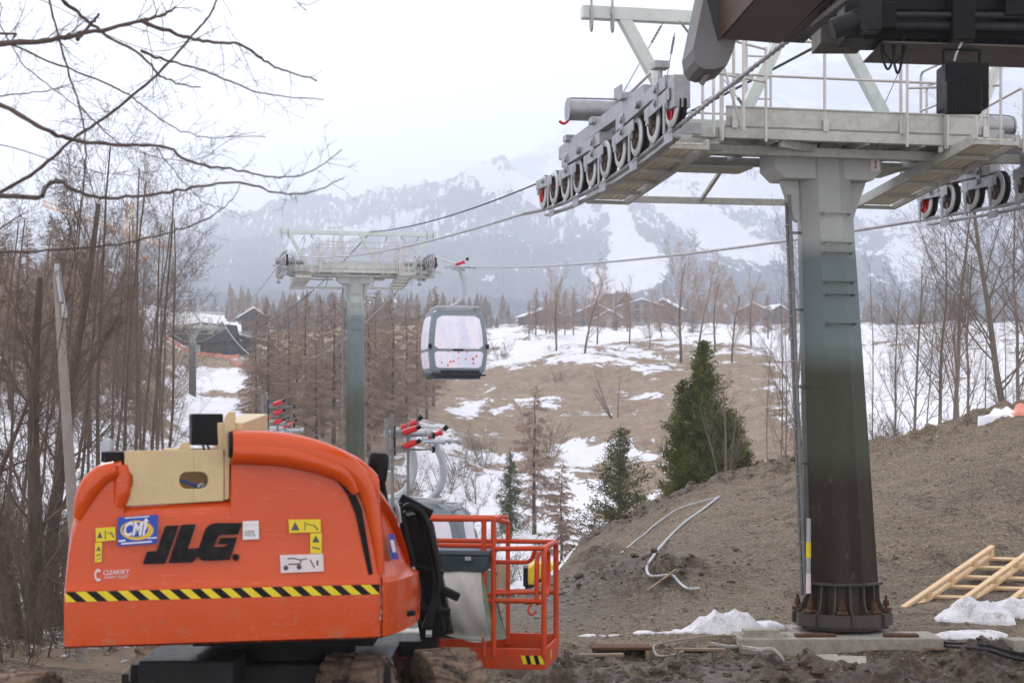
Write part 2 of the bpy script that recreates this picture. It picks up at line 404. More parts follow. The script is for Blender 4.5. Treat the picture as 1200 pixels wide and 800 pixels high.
def grid_obj(name,PX,YY,Z,mat,attrs):
    nr,nc=Z.shape; X=(PX-CX)*YY/F
    co=np.stack([X,YY,Z],-1).reshape(-1,3).astype(np.float32)
    me=bpy.data.meshes.new(name); me.vertices.add(nr*nc); me.vertices.foreach_set('co',co.ravel())
    idx=np.arange(nr*nc).reshape(nr,nc)
    q=np.stack([idx[:-1,:-1],idx[:-1,1:],idx[1:,1:],idx[1:,:-1]],-1).reshape(-1,4)
    me.loops.add(q.size); me.loops.foreach_set('vertex_index',q.ravel().astype(np.int32))
    me.polygons.add(len(q)); me.polygons.foreach_set('loop_start',(np.arange(len(q))*4).astype(np.int32))
    me.update(calc_edges=True); me.polygons.foreach_set('use_smooth',[True]*len(q))
    for k,a in attrs.items():
        at=me.attributes.new(k,'FLOAT','POINT'); at.data.foreach_set('value',a.ravel().astype(np.float32))
    me.materials.append(mat)
    o=bpy.data.objects.new(name,me); C.objects.link(o); return o

cols=np.concatenate([np.linspace(-3000,-350,60,endpoint=False),np.linspace(-350,1550,800),np.linspace(1560,4200,60)])
rows=np.concatenate([np.linspace(3,15.5,40,endpoint=False),np.linspace(15.5,23,150,endpoint=False),np.linspace(23,39,230,endpoint=False),np.geomspace(39,470,330)])
PX,YY=np.meshgrid(cols,rows)
Z=ground_z(PX,YY); PYY=HY-F*Z/YY; Xw=(PX-CX)*YY/F
D=dirt_mask(PX,YY)
S=np.full_like(Z,.62)
def blob(px,py,rx,ry,amt):
    global S
    S=S+amt*np.exp(-(((PX-px)/rx)**2+((PYY-py)/ry)**2))*(YY>38)
S=np.where(YY<18,.2,S)
S=S-.42*np.clip((130-np.abs(PX-405))/25,0,1)*np.clip((YY-150)/20,0,1)*np.clip((340-YY)/60,0,1)
mid=np.clip((PX-470)/60,0,1)*np.clip((950-PX)/60,0,1)*np.clip((YY-75)/20,0,1)*np.clip((250-YY)/60,0,1)
S=S-.25*mid
S=S-.30*np.clip(1.6-np.abs(PX-395)/95,0,1)*np.clip((YY-60)/30,0,1)*np.clip((200-YY)/40,0,1)
for b in [(640,408,70,10,.3),(700,420,60,8,.25),(600,425,30,12,.3),(730,392,80,5,.35),(755,432,30,6,.35),(762,463,22,5,.35),(640,470,22,7,.25),(560,455,30,10,.2),
          (675,533,26,16,.5),(725,520,14,6,.4),(600,505,40,6,.15),(620,600,70,60,.35),(680,640,30,30,.4),(530,520,40,30,.15),(735,530,30,10,.3),(540,480,25,8,.3),
          (505,560,30,50,.5),(545,600,30,30,.4),(660,575,30,14,.4),
          (1100,500,160,30,.4),(900,400,60,10,.3),(1090,430,140,18,.25),(960,450,60,12,.3),(905,520,50,40,-.25),(880,560,40,20,-.3),(870,470,50,25,-.12),
          (230,480,60,25,.4),(270,380,60,14,.5),(200,355,60,20,.5),(215,445,70,12,.4),(300,410,40,20,.2),
          (180,415,90,5,-.5),(250,425,60,5,-.4),(200,440,50,5,-.35),(180,470,26,40,-.7),(250,462,30,4,-.5),(290,480,40,8,-.1),(330,500,30,12,.25),
          (400,384,120,14,-.8),(60,560,60,60,.35),(50,640,50,40,.35),(90,610,30,40,.4),(20,700,60,30,-.5),(330,455,60,25,-.2),(640,440,80,12,-.16),(800,455,70,30,-.15),(640,505,70,14,-.2)]: blob(*b)
sl_=np.abs(np.gradient(Z,axis=0)/np.maximum(np.gradient(YY,axis=0),1e-3))
S=S+(1-D)*.12*fbm(Xw/7,YY/11,5,21)*2
t=NT('ground'); g=t.geo()
dA=t.attr('dirt'); sA=t.attr('snow')
n1=t.noise(.9,8,.62,g); n2=t.noise(9,8,.7,g); n3=t.noise(45,5,.7,g)
soil=t.ramp(n1,[(.25,(.12,.086,.047)),(.5,(.22,.165,.095)),(.75,(.33,.255,.155))])
soil=t.mix(.55,soil,t.ramp(n2,[(.3,(.055,.037,.022)),(.5,(.18,.135,.083)),(.72,(.40,.32,.22))]))
rk=t.n.new('ShaderNodeMapping'); rk.inputs['Rotation'].default_value=(0,0,R(-38)); rk.inputs['Scale'].default_value=(.7,9,1); t.link(g,rk.inputs['Vector']); rkn=t.noise(1.3,6,.65,rk.outputs[0])
soil=t.mix(t.ramp(rkn,[(.42,.55),(.6,0.0)]),soil,(.085,.065,.045))
vo=t.n.new('ShaderNodeTexVoronoi'); vo.inputs['Scale'].default_value=9; t.link(g,vo.inputs['Vector'])
peb=t.ramp(vo.outputs['Distance'],[(.0,1.0),(.20,1.0),(.25,0.0)]) 
pm=t.ramp(t.noise(6,3,.6,g),[(.50,0.0),(.6,1.0)])
peb=t.math('MULTIPLY',peb,pm)
vsep=t.n.new('ShaderNodeSeparateColor'); t.link(vo.outputs['Color'],vsep.inputs[0])
pebc=t.ramp(vsep.outputs[0],[(.0,(.16,.14,.11)),(.6,(.26,.24,.20)),(1,(.45,.43,.39))])
soil=t.mix(t.ramp(t.noise(30,4,.75,g),[(.50,0.0),(.60,.7)]),soil,(.42,.35,.25)); soil=t.mix(t.ramp(t.noise(22,5,.75,t.geo((1,1,1.3))),[(.40,.75),(.49,0.0)]),soil,(.06,.042,.028)); soil=t.mix(peb,soil,pebc)
grass=t.ramp(t.noise(2.2,8,.72,g),[(.25,(.13,.095,.058)),(.5,(.27,.20,.125)),(.78,(.44,.335,.22))])
gd=t.ramp(t.noise(1.1,10,.8,t.geo((1,.6,1)),dist=.8),[(.44,0.0),(.53,1.0)]); grass=t.mix(t.math('SUBTRACT',1,gd),grass,(.16,.108,.072))
grass=t.mix(.35,grass,t.ramp(t.noise(.35,6,.7,g,dist=.5),[(.3,(.17,.122,.075)),(.65,(.40,.30,.20))]))
sn=t.noise(.33,12,.76,t.geo((1,.55,1)),dist=.5)
sf=t.math('ADD',t.math('MULTIPLY',t.math('SUBTRACT',sn,.5),1.7),sA)
sf=t.ramp(sf,[(.512,0.0),(.535,1.0)])
snowc=t.ramp(t.noise(.8,6,.6,g),[(.3,(.66,.67,.70)),(.7,(.74,.745,.77))])
fld=t.mix(sf,grass,snowc)
wet=t.ramp(t.noise(.5,5,.6,g),[(.42,0.0),(.6,1.0)])
d2=t.math('ADD',dA,t.math('MULTIPLY',t.math('SUBTRACT',n2,.5),.9)); d2=t.ramp(d2,[(.45,0.0),(.55,1.0)])
mudA=t.attr('mud')
soil=t.mix(mudA,soil,t.ramp(n2,[(.3,(.020,.011,.005)),(.5,(.070,.042,.022)),(.75,(.18,.118,.068))]))
t.set(Base_Color=t.mix(d2,fld,soil),Roughness=t.math('SUBTRACT',.93,t.math('MULTIPLY',mudA,.42)))
hh=t.math('ADD',t.math('MULTIPLY',n2,1.0),t.math('ADD',t.math('ADD',t.math('MULTIPLY',n3,.35),t.math('MULTIPLY',rkn,.2)),t.math('MULTIPLY',peb,.35)))
hh=t.math('ADD',t.math('ADD',t.math('MULTIPLY',hh,d2),t.math('MULTIPLY',sf,.25)),t.math('MULTIPLY',t.noise(1.6,9,.75,g),t.math('MULTIPLY',t.math('SUBTRACT',1,sf),3.0)))
t.bump(hh,.9,.07)
mud=D*np.clip(np.maximum(np.clip((20.6-YY)/1.0,0,1)*np.clip((PX-560)/60,0,1),
     np.exp(-(((PX-750)/110)**2+((YY-28.3)/2.0)**2))*1.1+np.exp(-((YY-36)/1.2)**2)*np.clip((PX-640)/30,0,1)*np.clip((900-PX)/60,0,1)*1.0+
     np.exp(-(((PX-640)/60)**2+((YY-25)/4)**2))*.8)+.25*fbm(Xw/1.7,YY/1.7,4,8),0,1)
ground=grid_obj('ground',PX,YY,Z,t.m,{'dirt':D,'snow':S,'mud':mud}); ground['kind']='structure'

# ---------------------------------------------------------------- mountains
def farther(Y): return Y*(1+.85*smoothstep(np.clip((np.asarray(Y,float)-520)/560,0,1)))
def ridge(pts,px): return np.interp(px,[p[0] for p in pts],[p[1] for p in pts])
R1=[(-2500,300),(-300,290),(150,262),(215,262),(250,258),(300,256),(340,250),(375,240),(420,232),(450,214),(475,208),(500,204),(530,196),(545,188),(562,176),(578,172),(588,168),(600,182),(640,206),(690,196),(740,180),(800,170),(880,160),(960,168),(1040,175),(1150,182),(1250,195),(1700,220),(3600,280)]
mc=np.concatenate([np.linspace(-2500,-100,80,endpoint=False),np.linspace(-100,1350,900),np.linspace(1352,3600,80)])
mr=np.concatenate([np.linspace(455,640,50,endpoint=False),np.linspace(640,1500,330),np.linspace(1510,1700,14)])
PX,YY=np.meshgrid(mc,mr); X=(PX-CX)*YY/F
tt=np.clip((YY-640)/(1500-640),0,1)
pr=ridge(R1,PX)+4
z500=zbase(PX,np.full_like(YY,470.0))
zr=(HY-pr)*1500/F
prof=.58*tt+.42*tt**1.9
base=np.where(YY<640,z500+(YY-470)*.02-1.5,z500+1.9)
Z=base+(zr-z500)*prof
rough=np.clip(tt*5,0,1)
Z=Z+rough*(ridged(X/190,YY/230,6,7)-.55)*46*(.35+.65*tt)*(1-.35*np.clip((YY-1350)/150,0,1))
Z=Z+rough*fbm(X/38,YY/38,4,77)*5*(.5+tt)
Z=Z+rough*np.abs(vnoise(X/5.5,YY/5.5,3))*np.interp(PX,[0,420,560,2000],[9,8,3,4])
Z=np.where(YY>1500,Z-(YY-1500)*.9,Z)
PYY=HY-F*Z/YY
SB=np.full_like(Z,.40)
def mb(px,py,rx,ry,amt,rot=0):
    global SB
    a=(PX-px); b=(PYY-py); c,s_=math.cos(R(rot)),math.sin(R(rot))
    u=(a*c+b*s_)/rx; v=(-a*s_+b*c)/ry
    SB=np.maximum(SB,.0)+amt*np.exp(-(u*u+v*v)**1.6)
for b in [(728,262,11,46,.9,-14),(738,300,20,22,.9,-20),(748,316,30,22,1.0,0),(725,332,34,14,.8,-20),(700,325,20,10,.5,30),(830,262,60,17,.75,28),(870,290,44,12,.8,12),(790,240,22,14,.6,30),(1090,300,50,30,.5,0),
          (620,215,60,10,.35,15),(570,205,30,14,.3,60),(700,205,60,12,.3,0),(900,225,90,20,.35,10),(573,326,9,5,.22,0),(566,322,5,8,.2,20),(1060,230,110,30,.35,5),(640,240,30,8,.3,25),
          (390,275,70,7,.3,-10),(350,285,14,8,.4,-30),(480,258,60,8,.18,0),(260,290,90,12,-.1,0),(540,300,90,20,-.12,0),(620,335,120,14,-.3,0),(870,335,80,14,-.3,0),(300,330,150,18,-.3,0)]: mb(*b)
SB=SB+.03+np.interp(PYY,[160,230,300,360],[.18,.08,.02,-.06])*np.interp(PX,[0,400,560,1200],[0,.3,1,1.1])
t=NT('mountain'); g=t.geo()
f1=t.noise(.025,10,.72,t.geo((1,.3,.35)),dist=.3); f2=t.noise(.17,5,.65,t.geo((1,.2,.2)))
v=t.math('ADD',t.math('ADD',t.math('MULTIPLY',t.math('SUBTRACT',f1,.5),1.5),t.math('MULTIPLY',t.math('SUBTRACT',f2,.5),.9)),t.attr('snow'))
sf=t.ramp(v,[(.54,0.0),(.61,1.0)])
fc=t.ramp(t.noise(.14,5,.75,g),[(.3,(.002,.012,.030)),(.7,(.030,.055,.085))])
t.set(Base_Color=t.mix(sf,fc,(.86,.87,.9)),Roughness=.9)
t.bump(t.noise(.07,6,.7,g),.7,10)
q_=farther(YY)/YY; mo=grid_obj('mountain',PX,YY*q_,Z*q_,t.m,{'snow':SB}); mo['kind']='structure'
# the higher cliffs behind, almost lost in the cloud
R2=[(-2500,260),(300,240),(520,225),(640,160),(720,110),(800,85),(880,40),(960,60),(1020,45),(1080,70),(1140,95),(1230,60),(1400,90),(2000,120),(3600,200)]
mr2=np.concatenate([np.linspace(1550,2500,170),np.linspace(2510,2700,6)])
mc2=np.concatenate([np.linspace(-2500,300,60,endpoint=False),np.linspace(300,1350,520),np.linspace(1352,3600,60)])
PX,YY=np.meshgrid(mc2,mr2); X=(PX-CX)*YY/F
tt=np.clip((YY-1550)/950,0,1); zr=(HY-ridge(R2,PX))*2500/F
Z=zr*(.12+.88*tt**1.4)+(ridged(X/210,YY/210,6,99)-.5)*120*np.clip(tt*2,0.2,1)*(1-.4*tt)
Z=np.where(YY>2500,Z-(YY-2500)*1.2,Z)
t=NT('cliff rock'); g=t.geo()
f1=t.noise(.0065,10,.72,t.geo((1,.5,2.4)),dist=.5)
sf=t.ramp(t.math('ADD',f1,t.attr('snow')),[(.47,0.0),(.56,1.0)])
t.set(Base_Color=t.mix(sf,(.07,.075,.085),(.86,.87,.9)),Roughness=.9); t.bump(f1,.8,20)
m2=grid_obj('high_mountain',PX,YY*1.85,Z*1.85,t.m,{'snow':np.zeros_like(Z)}); m2['kind']='structure'

# haze: one even closed box of air round everything
hz=MB(); hz.b2((-9000,-60,-12),(10500,5100,1180)); t=NT('haze air')
t.n.remove(t.b); pv=t.n.new('ShaderNodeVolumePrincipled'); pv.inputs['Density'].default_value=.00054
pv.inputs['Color'].default_value=(.885,.932,1,1); pv.inputs['Anisotropy'].default_value=.6
t.link(pv.outputs[0],t.n['Material Output'].inputs['Volume'])
hzo=hz.build('haze',t.m); hzo['kind']='stuff'

# ================================================================ cable way pylons
TH=math.atan2(.209,.978)
UX=Vector((math.cos(TH),math.sin(TH),0)); VX=Vector((-math.sin(TH),math.cos(TH),0))
T1=Vector((4.0,22,0))
def W1(u,v,z): p=T1+UX*u+VX*v; return Vector((p.x,p.y,z))

def paint_bands(name, stops, var=.05):
    t=NT(name); g=t.obj(); sx=t.n.new('ShaderNodeSeparateXYZ'); t.link(g,sx.inputs[0])
    z=t.math('DIVIDE',t.math('ADD',sx.outputs[2],t.math('MULTIPLY',t.noise(1.4,3,.5,g),.12)),12.0)
    c=t.ramp(z,[(h/12.0,col) for h,col in stops])
    st=t.noise(6,5,.65,t.obj((1,1,.12)))
    c=t.mix(t.ramp(st,[(.45,0.0),(.8,.10)]),c,(.22,.21,.18))
    c=t.mix(t.ramp(t.noise(2.2,4,.6,g),[(.4,0.0),(.7,.12)]),c,(.05,.05,.045)); c=t.mix(t.ramp(t.noise(14,6,.75,t.obj((1,1,.35))),[(.60,0.0),(.68,.35)]),c,(.20,.165,.12)); t.bump(t.noise(2.5,3,.5,g),.08,.02)
    t.set(Base_Color=c,Roughness=.45,Metallic=.0,Specular_IOR_Level=.15); return t.m
GREY_C=(.43,.46,.44); BLUE_C=(.165,.215,.215); OLIVE_C=(.060,.068,.043); BROWN_C=(.034,.021,.015)
M['col1']=paint_bands('pylon paint near',[(1.9,BROWN_C),(2.35,OLIVE_C),(3.35,OLIVE_C),(3.75,BLUE_C),(4.80,BLUE_C),(5.05,GREY_C)])
M['col2']=paint_bands('pylon paint far',[(2.3,OLIVE_C),(5.0,OLIVE_C),(6.1,(.11,.15,.14)),(8.3,BLUE_C),(9.1,GREY_C)])
t=NT('walkway grating'); vo=t.n.new('ShaderNodeTexVoronoi'); vo.inputs['Scale'].default_value=26; vo.inputs['Randomness'].default_value=.0
t.link(t.obj(),vo.inputs['Vector']); f=t.ramp(vo.outputs['Distance'],[(.32,(.09,.09,.08)),(.42,(.42,.41,.36))]); t.set(Base_Color=f,Roughness=.5,Metallic=.3); M['grate']=t.m
t=NT('grating plank'); n_=t.noise(5,5,.6,t.obj((8,.6,1))); t.set(Base_Color=t.ramp(n_,[(.3,(.58,.55,.45)),(.7,(.80,.77,.66))]),Roughness=.6); M['plank']=t.m

def octo(cx,cy,z,r,rot=.2,n=8): return [(cx+r*math.cos(rot+2*math.pi*i/n),cy+r*math.sin(rot+2*math.pi*i/n),z) for i in range(n)]

def pylon(root, H, near, rope_h, colmat, lean=(0,0), rb=.47, rt=.345, gauge=(-3.05,2.6), hold=True):
    """root at the pylon base; local u across, v along the line; H = height of the column cap"""
    def add(mb,n,m,par=root,**k): return mb.build(n,m,par,local=True,**k)
    # column
    m=MB(); vs=[];k=14
    for i in range(k+1):
        f=i/k; vs+=octo(lean[0]*(1-f),lean[1]*(1-f),.62*(1-f)+(H-.03)*f if near else H*f-.03*f,rb+(rt-rb)*f)
    fs=[(i*8+j,i*8+(j+1)%8,(i+1)*8+(j+1)%8,(i+1)*8+j) for i in range(k) for j in range(8)]
    fs+=[tuple(range(7,-1,-1)),tuple(k*8+j for j in range(8))]
    m.add(vs,fs); colo=add(m,'column',colmat,bevel=.012)
    lx,ly=lean
    for hq in ((3.12,) if near else (4.2,)):
        f=1-hq/H; q=rt+(rb-rt)*f; w_=MB(); w_.add(octo(lx*f,ly*f,hq-.014,q+.008)+octo(lx*f,ly*f,hq+.014,q+.008),[(i,(i+1)%8,8+(i+1)%8,8+i) for i in range(8)]+[tuple(range(7,-1,-1)),tuple(range(8,16))]); w_.build('weld_ring',colmat,colo,local=True)
    if near:
        m=MB(); m.add(octo(lx,ly,.04,.60)+octo(lx,ly,.10,.60),[tuple(range(7,-1,-1)),tuple(range(8,16))]+[(i,(i+1)%8,8+(i+1)%8,8+i) for i in range(8)])
        m.add(octo(lx,ly,.60,.53)+octo(lx,ly,.635,.53),[tuple(range(7,-1,-1)),tuple(range(8,16))]+[(i,(i+1)%8,8+(i+1)%8,8+i) for i in range(8)])
        m.add(octo(lx,ly,.10,.40)+octo(lx,ly,.60,.40),[(i,(i+1)%8,8+(i+1)%8,8+i) for i in range(8)])
        for i in range(16):      # flared gusset plates
            a=.2+2*math.pi*i/16+.02; d=Vector((math.cos(a),math.sin(a),0)); s=Vector((-d.y,d.x,0))*.014; o=Vector((lx,ly,0))
            pl=[o+d*.36+Vector((0,0,.10)),o+d*.64+Vector((0,0,.10)),o+d*.64+Vector((0,0,.24)),o+d*.54+Vector((0,0,.28)),o+d*.49+Vector((0,0,.40)),o+d*.475+Vector((0,0,.60)),o+d*.36+Vector((0,0,.60))]
            m.prism([p-s for p in pl],s*2)
        # skirt between the gussets at the foot
        m.add(octo(lx,ly,.09,.66)+octo(lx,ly,.25,.645),[(i,(i+1)%8,8+(i+1)%8,8+i) for i in range(8)])
        add(m,'base_flange',M['brown'],bevel=.006)
        for i in range(8):
            a=.4+2*math.pi*i/8; b=MB(); c=Vector((lx+.56*math.cos(a),ly+.56*math.sin(a),.03))
            b.cyl(c+Vector((0,0,.22)),c+Vector((0,0,.42)),.018,8); b.cyl(c+Vector((0,0,.285)),c+Vector((0,0,.325)),.042,6); b.cyl(c+Vector((0,0,.328)),c+Vector((0,0,.365)),.036,6); b.box(c+Vector((0,0,.25)),(.14,.14,.03),a)
            add(b,'anchor_bolt',M['rust'])
    # T shaped head
    m=MB()
    pl=[(-.76,0),(-.76,-.20),(-.70,-.30),(-.60,-.36),(-.42,-.36),(-.40,-.38),(-.36,-.95),(.36,-.95),(.40,-.38),(.42,-.36),(.64,-.36),(.70,-.30),(.70,0),(.30,0),(.24,.03),(-.24,.03),(-.30,0)]
    m.prism([(u,-.27,H+h) for u,h in [(-.76,0),(-.76,-.24),(-.62,-.37),(.58,-.37),(.70,-.26),(.70,0),(.3,0),(.24,.03),(-.24,.03),(-.3,0)]],(0,.54,0))
    add(m,'head',M['padgrey'],bevel=.02)
    for s in (-1,1):
        m=MB(); m.prism([(s*.335,-.05,H-.37),(s*.58,-.05,H-.37),(s*.40,-.05,H-.86),(s*.345,-.05,H-.9)],(0,.10,0))
        add(m,'head_gusset',M['padgrey'],bevel=.008)
    for u in (-.56,0.0,.56):
        m=MB(); m.box((u,-.12,H+.045),(.30,.34,.05)); m.box((u,-.12,H+.115),(.22,.22,.09))
        for du in (-.1,-.035,.035,.1):
            m.cyl((u+du,-.27,H+.0),(u+du,-.27,H+.15),.011,6); m.cyl((u+du,-.27,H+.07),(u+du,-.27,H+.1),.022,6)
        add(m,'bearing_pad',M['padgrey'],bevel=.006)
    L0,L1=gauge[0]+.12,gauge[1]-.05
    m=MB(); m.b2((L0+.35,-.16,H+.08),(L1-.3,.16,H+.36)); m.b2((L0+.3,.50,H+.02),(L1-.25,.62,H+.2)); add(m,'crossarm',M['mint'],bevel=.02)
    # platform frame
    m=MB()
    U0,U1=-1.62,1.86
    def chan(a,b,h0,h1,v,t=.02):     # channel section along u
        m.b2((a,v,h0),(b,v+t,h1)); m.b2((a,v+t,h1-.015),(b,v+t+.07,h1)); m.b2((a,v+t,h0),(b,v+t+.07,h0+.015))
    chan(-2.05,gauge[1]+.45,H+.00,H+.125,-.93); chan(L0+.4,gauge[1]+.2,H-.13,H-.02,-.55); chan(L0+.2,L1+.1,H-.06,H+.05,.85)
    for u in (-2.4,-1.75,-1.0,.2,.95,1.5,2.1): m.b2((u,-.90,H-.02),(u+.06,.93,H+.07))
    for a,b in (((-2.5,-.3),(-1.7,-.9)),((-1.7,.85),(-2.4,.2)),((1.9,-.85),(2.4,-.2)),((-.9,-.85),(-.3,-.5)),((1.2,-.9),(1.75,-.4))):
        m.beam((a[0],a[1],H-.03),(b[0],b[1],H-.03),.06,.10)
    add(m,'platform_frame',M['beamgrey'],bevel=.006)
    m=MB(); m.b2((U0,-.915,H+.15),(U1,-.90,H+.385)); m.b2((U0,-.93,H+.375),(U1,-.885,H+.395)); m.b2((U0,-.885,H+.15),(U1,-.87,H+.17)); add(m,'kick_plate',M['beamgrey'],bevel=.003)
    m=MB(); m.b2((U0,-.86,H+.128),(U1,.8,H+.148)); m.b2((-2.32,-.6,H-.10),(-1.55,.15,H-.08)); m.b2((.5,.0,H-.16),(1.2,.9,H-.14)); m.b2((-2.45,.25,H-.18),(-.85,.8,H-.16)); add(m,'deck_grating',M['grate'])
    # low side walkways under the sheave batteries, sloping with the line
    for (u0,u1,ha,hb,va,vb,nm) in ((gauge[0]+.42,gauge[0]+.98,-.20,-.42,-1.55,1.9,'left'),(gauge[1]-1.3,gauge[1]-.72,-.03,-.38,-1.6,1.95,'right')):
        w=MB(); n=5
        for i in range(n):
            a=u0+.05+(u1-u0-.1)*i/n; b=u0+.05+(u1-u0-.1)*(i+1)/n-.012
            w.hexa([(a,va,H+ha),(b,va,H+ha),(b,vb,H+hb),(a,vb,H+hb),(a,va,H+ha+.02),(b,va,H+ha+.02),(b,vb,H+hb+.02),(a,vb,H+hb+.02)])
        add(w,'walkway_planks',M['plank'])
        w=MB()
        for q in (u0,u1): w.beam((q,va,H+ha),(q,vb,H+hb),.045,.13)
        for i in range(6):
            f=i/5; w.box((.5*(u0+u1),va+(vb-va)*f,H+ha+(hb-ha)*f-.035),(u1-u0,.035,.05))
        for i in range(12):
            f=(i+.5)/12; w.cyl((u1-.03,va+(vb-va)*f,H+ha+(hb-ha)*f-.01),(u1+.04,va+(vb-va)*f,H+ha+(hb-ha)*f-.01),.012,6)
        add(w,'walkway_frame',M['beamgrey'],bevel=.004)
    m=MB(); m.beam((gauge[0]+.95,1.93,H-.40),(gauge[1]-1.3,1.93,H-.38),.05,.09); 
    for u in (-1.0,.9): m.beam((u,1.9,H-.38),(u,.85,H-.02),.05,.05)
    add(m,'rear_tie_beam',M['beamgrey'],bevel=.004)
    # galvanised brackets joining platform and batteries
    for s,g in ((-1,gauge[0]),(1,gauge[1])):
        m=MB(); e=g-s*.35
        m.b2((min(e,s*1.95),-.98,H+.02),(max(e,s*1.95),-.955,H+.16)); m.b2((g-s*.5,-.9,H+.05),(g-s*.44,.9,H+.17)); m.b2((g-s*.46,-.3,H-.05),(g-s*.2,.3,H+.34))
        add(m,'side_bracket',M['galv'],bevel=.005)
    # crossarm end tubes
    for s,g in ((-1,gauge[0]),(1,gauge[1])):
        c=MB(); h=H+.50; v=.35
        c.lathe([(.0,0),(.135,0),(.15,0),(.15,.02),(.132,.025),(.132,.80),(.10,.83),(.10,1.15),(0,1.15)],(g+s*.25,v,h),(-s,0,0),28)
        c.b2((g-s*.42-.012,v-.16,H+.25),(g-s*.42+.012,v+.16,H+.82))
        c.cyl((g+s*.22,v,h+.15),(g-s*.45,v,h+.16),.012,6); c.cyl((g+s*.22,v,h+.15),(g+s*.22,v,h+.11),.01,6)
        add(c,'arm_tube',M['galv'],smooth=True)
        c=MB(); c.tube(catmull([(g+s*.24,v-.02,h-.14),(g+s*.30,v-.02,h-.18),(g+s*.36,v-.02,h-.15)],4),.018,8); add(c,'red_lever',M['red'],smooth=True)
    # upper gantry
    hb=H+1.66
    m=MB(); m.b2((gauge[0]-.15,-.07,hb-.08),(gauge[1]+.35,.07,hb+.08))
    add(m,'gantry_beam',M['mint'],bevel=.008)
    for a,b in ((-2.66,-1.9),(-.5,-1.15),(.22,.98),(gauge[1]+.0,gauge[1]-.55)):
        m=MB(); m.beam((a,0,hb-.05),(b,0,H+.3),.15,.13,up=(0,1,0)); add(m,'gantry_leg',M['mint'],bevel=.008)
    for u in (gauge[0]-.05,gauge[0]+.22,gauge[1]+.0,gauge[1]+.25):
        m=MB(); c=Vector((u,-.10,hb-.12)); pts=[c+Vector((.0,math.cos(a)*.045,math.sin(a)*(.13 if abs(math.sin(a))>.5 else .13))) for a in [2*math.pi*i/12 for i in range(13)]]
        m.tube(pts,.016,6,caps=False); m.cyl(c+Vector((0,0,.1)),c+Vector((0,.0,.27)),.016,6); add(m,'hanging_hook',M['galv'],smooth=True)
    for (u,v,h),(a,b,c_) in (((gauge[0]+1.1,-.08,1.6),(-1.35,-.9,.35)),((gauge[0]+.9,-.05,1.58),(gauge[0]+.35,.4,.5)),((-2.0,-.05,1.45),(-2.3,-.3,.2)),((gauge[1]-.3,0,1.6),(1.7,-.9,.3)),((1.3,0,1.6),(.9,.6,.3)),((1.8,0,1.6),(gauge[1]+.1,.5,.5))):
        A=Vector((u,v,H+h)); B=Vector((a,b,H+c_)); m=MB(); m.cyl(A,B,.006,5)
        d=(B-A).normalized()
        for q in (.06,.10,.14,.18,.22,.26): m.cyl(A+d*q,A+d*(q+.03),.016,6)
        for q in (.10,.14,.18): m.cyl(B-d*q,B-d*(q+.03),.02,6)
        add(m,'tension_wire',M['galvd'])
    # rails
    m=MB(); r=.019; vf=-.90
    posts=(-1.52,-.34,.67,1.80)
    for u in posts: m.cyl((u,vf,H+.10),(u,vf,H+1.22),.021,8); m.b2((u-.035,vf-.05,H+.12),(u+.035,vf-.025,H+.26))
    m.tube(rail_path([(posts[0],vf,H+.1),(posts[0],vf,H+1.22),(posts[-1],vf,H+1.22),(posts[-1],vf,H+.1)],.08),r,8)
    m.cyl((posts[0],vf,H+.78),(posts[-1],vf,H+.78),r*.85,8)
    for u0,u1 in ((-.30,.60),): m.tube(rail_path([(u0,.85,H+.1),(u0,.85,H+.62),(u1,.85,H+.62),(u1,.85,H+.1)],.08),r,8)
    m.tube(rail_path([(1.86,-.88,H+.1),(1.86,-.88,H+1.1),(1.86,.85,H+1.1),(1.86,.85,H+.1)],.08),r,8)
    m.tube(rail_path([(-1.6,.85,H+.1),(-1.6,.85,H+1.15),(1.86,.85,H+1.15)],.08),r,8); m.cyl((-1.6,.85,H+.62),(1.86,.85,H+.62),r*.8,8)
    for s,g in ((-1,gauge[0]),(1,gauge[1])):
        for (v0,v1) in ((-1.75,-1.0),(-.95,-.25)):
            uu=g-s*1.35
            m.tube(rail_path([(uu,v0,H-.05),(uu,v0,H+1.05),(uu,v1,H+1.05),(uu,v1,H-.05)],.09),r,8); m.cyl((uu,v0,H+.55),(uu,v1,H+.55),r*.85,8)
        for uu in (g-s*.42,): m.tube(rail_path([(uu,-1.2,H-.1),(uu,-1.2,H+.72),(uu,.0,H+.62),(uu,.0,H-.1)],.10),r,8)
        m.tube(rail_path([(g-s*.45,1.1,H-.3),(g-s*.45,1.1,H+.38),(g-s*1.0,1.1,H+.38),(g-s*1.0,1.1,H-.3)],.1),r,8)
        m.cyl((g-s*1.35,-1.7,H-.05),(g-s*1.0,-1.75,H+1.05),r*.8,8)
        m.cyl((g-s*1.0,-1.7,H-.1),(g-s*1.0,-1.7,H+1.1),r,8); m.cyl((g-s*1.0,-1.7,H+1.05),(g-s*1.9,-1.0,H+1.08),r*.85,8); m.cyl((g-s*1.0,-1.7,H+.62),(g-s*1.9,-1.0,H+.68),r*.85,8)
        m.cyl((g-s*1.9,-1.02,H-.05),(g-s*1.9,-1.02,H+1.1),r,8)
    add(m,'guard_rail',M['rail'],smooth=True)
    m=MB()
    for u in (-.78,-.44): m.cyl((u,.7,H+.1),(u,.7,H+2.0),.02,8)
    for i in range(7): m.cyl((-.78,.7,H+.25+i*.28),(-.44,.7,H+.25+i*.28),.014,6)
    add(m,'upper_ladder',M['rail'],smooth=True)
    # ladder / conduit down the left side
    m=MB(); ul=-.50
    for v in (-.22,.16): m.cyl((ul+lx*.1,v*.3,H-.55),(lx*1.0-.52,v*.3+ly,.45 if near else .2),.022,8)
    q=int((H-1.2)/.28)
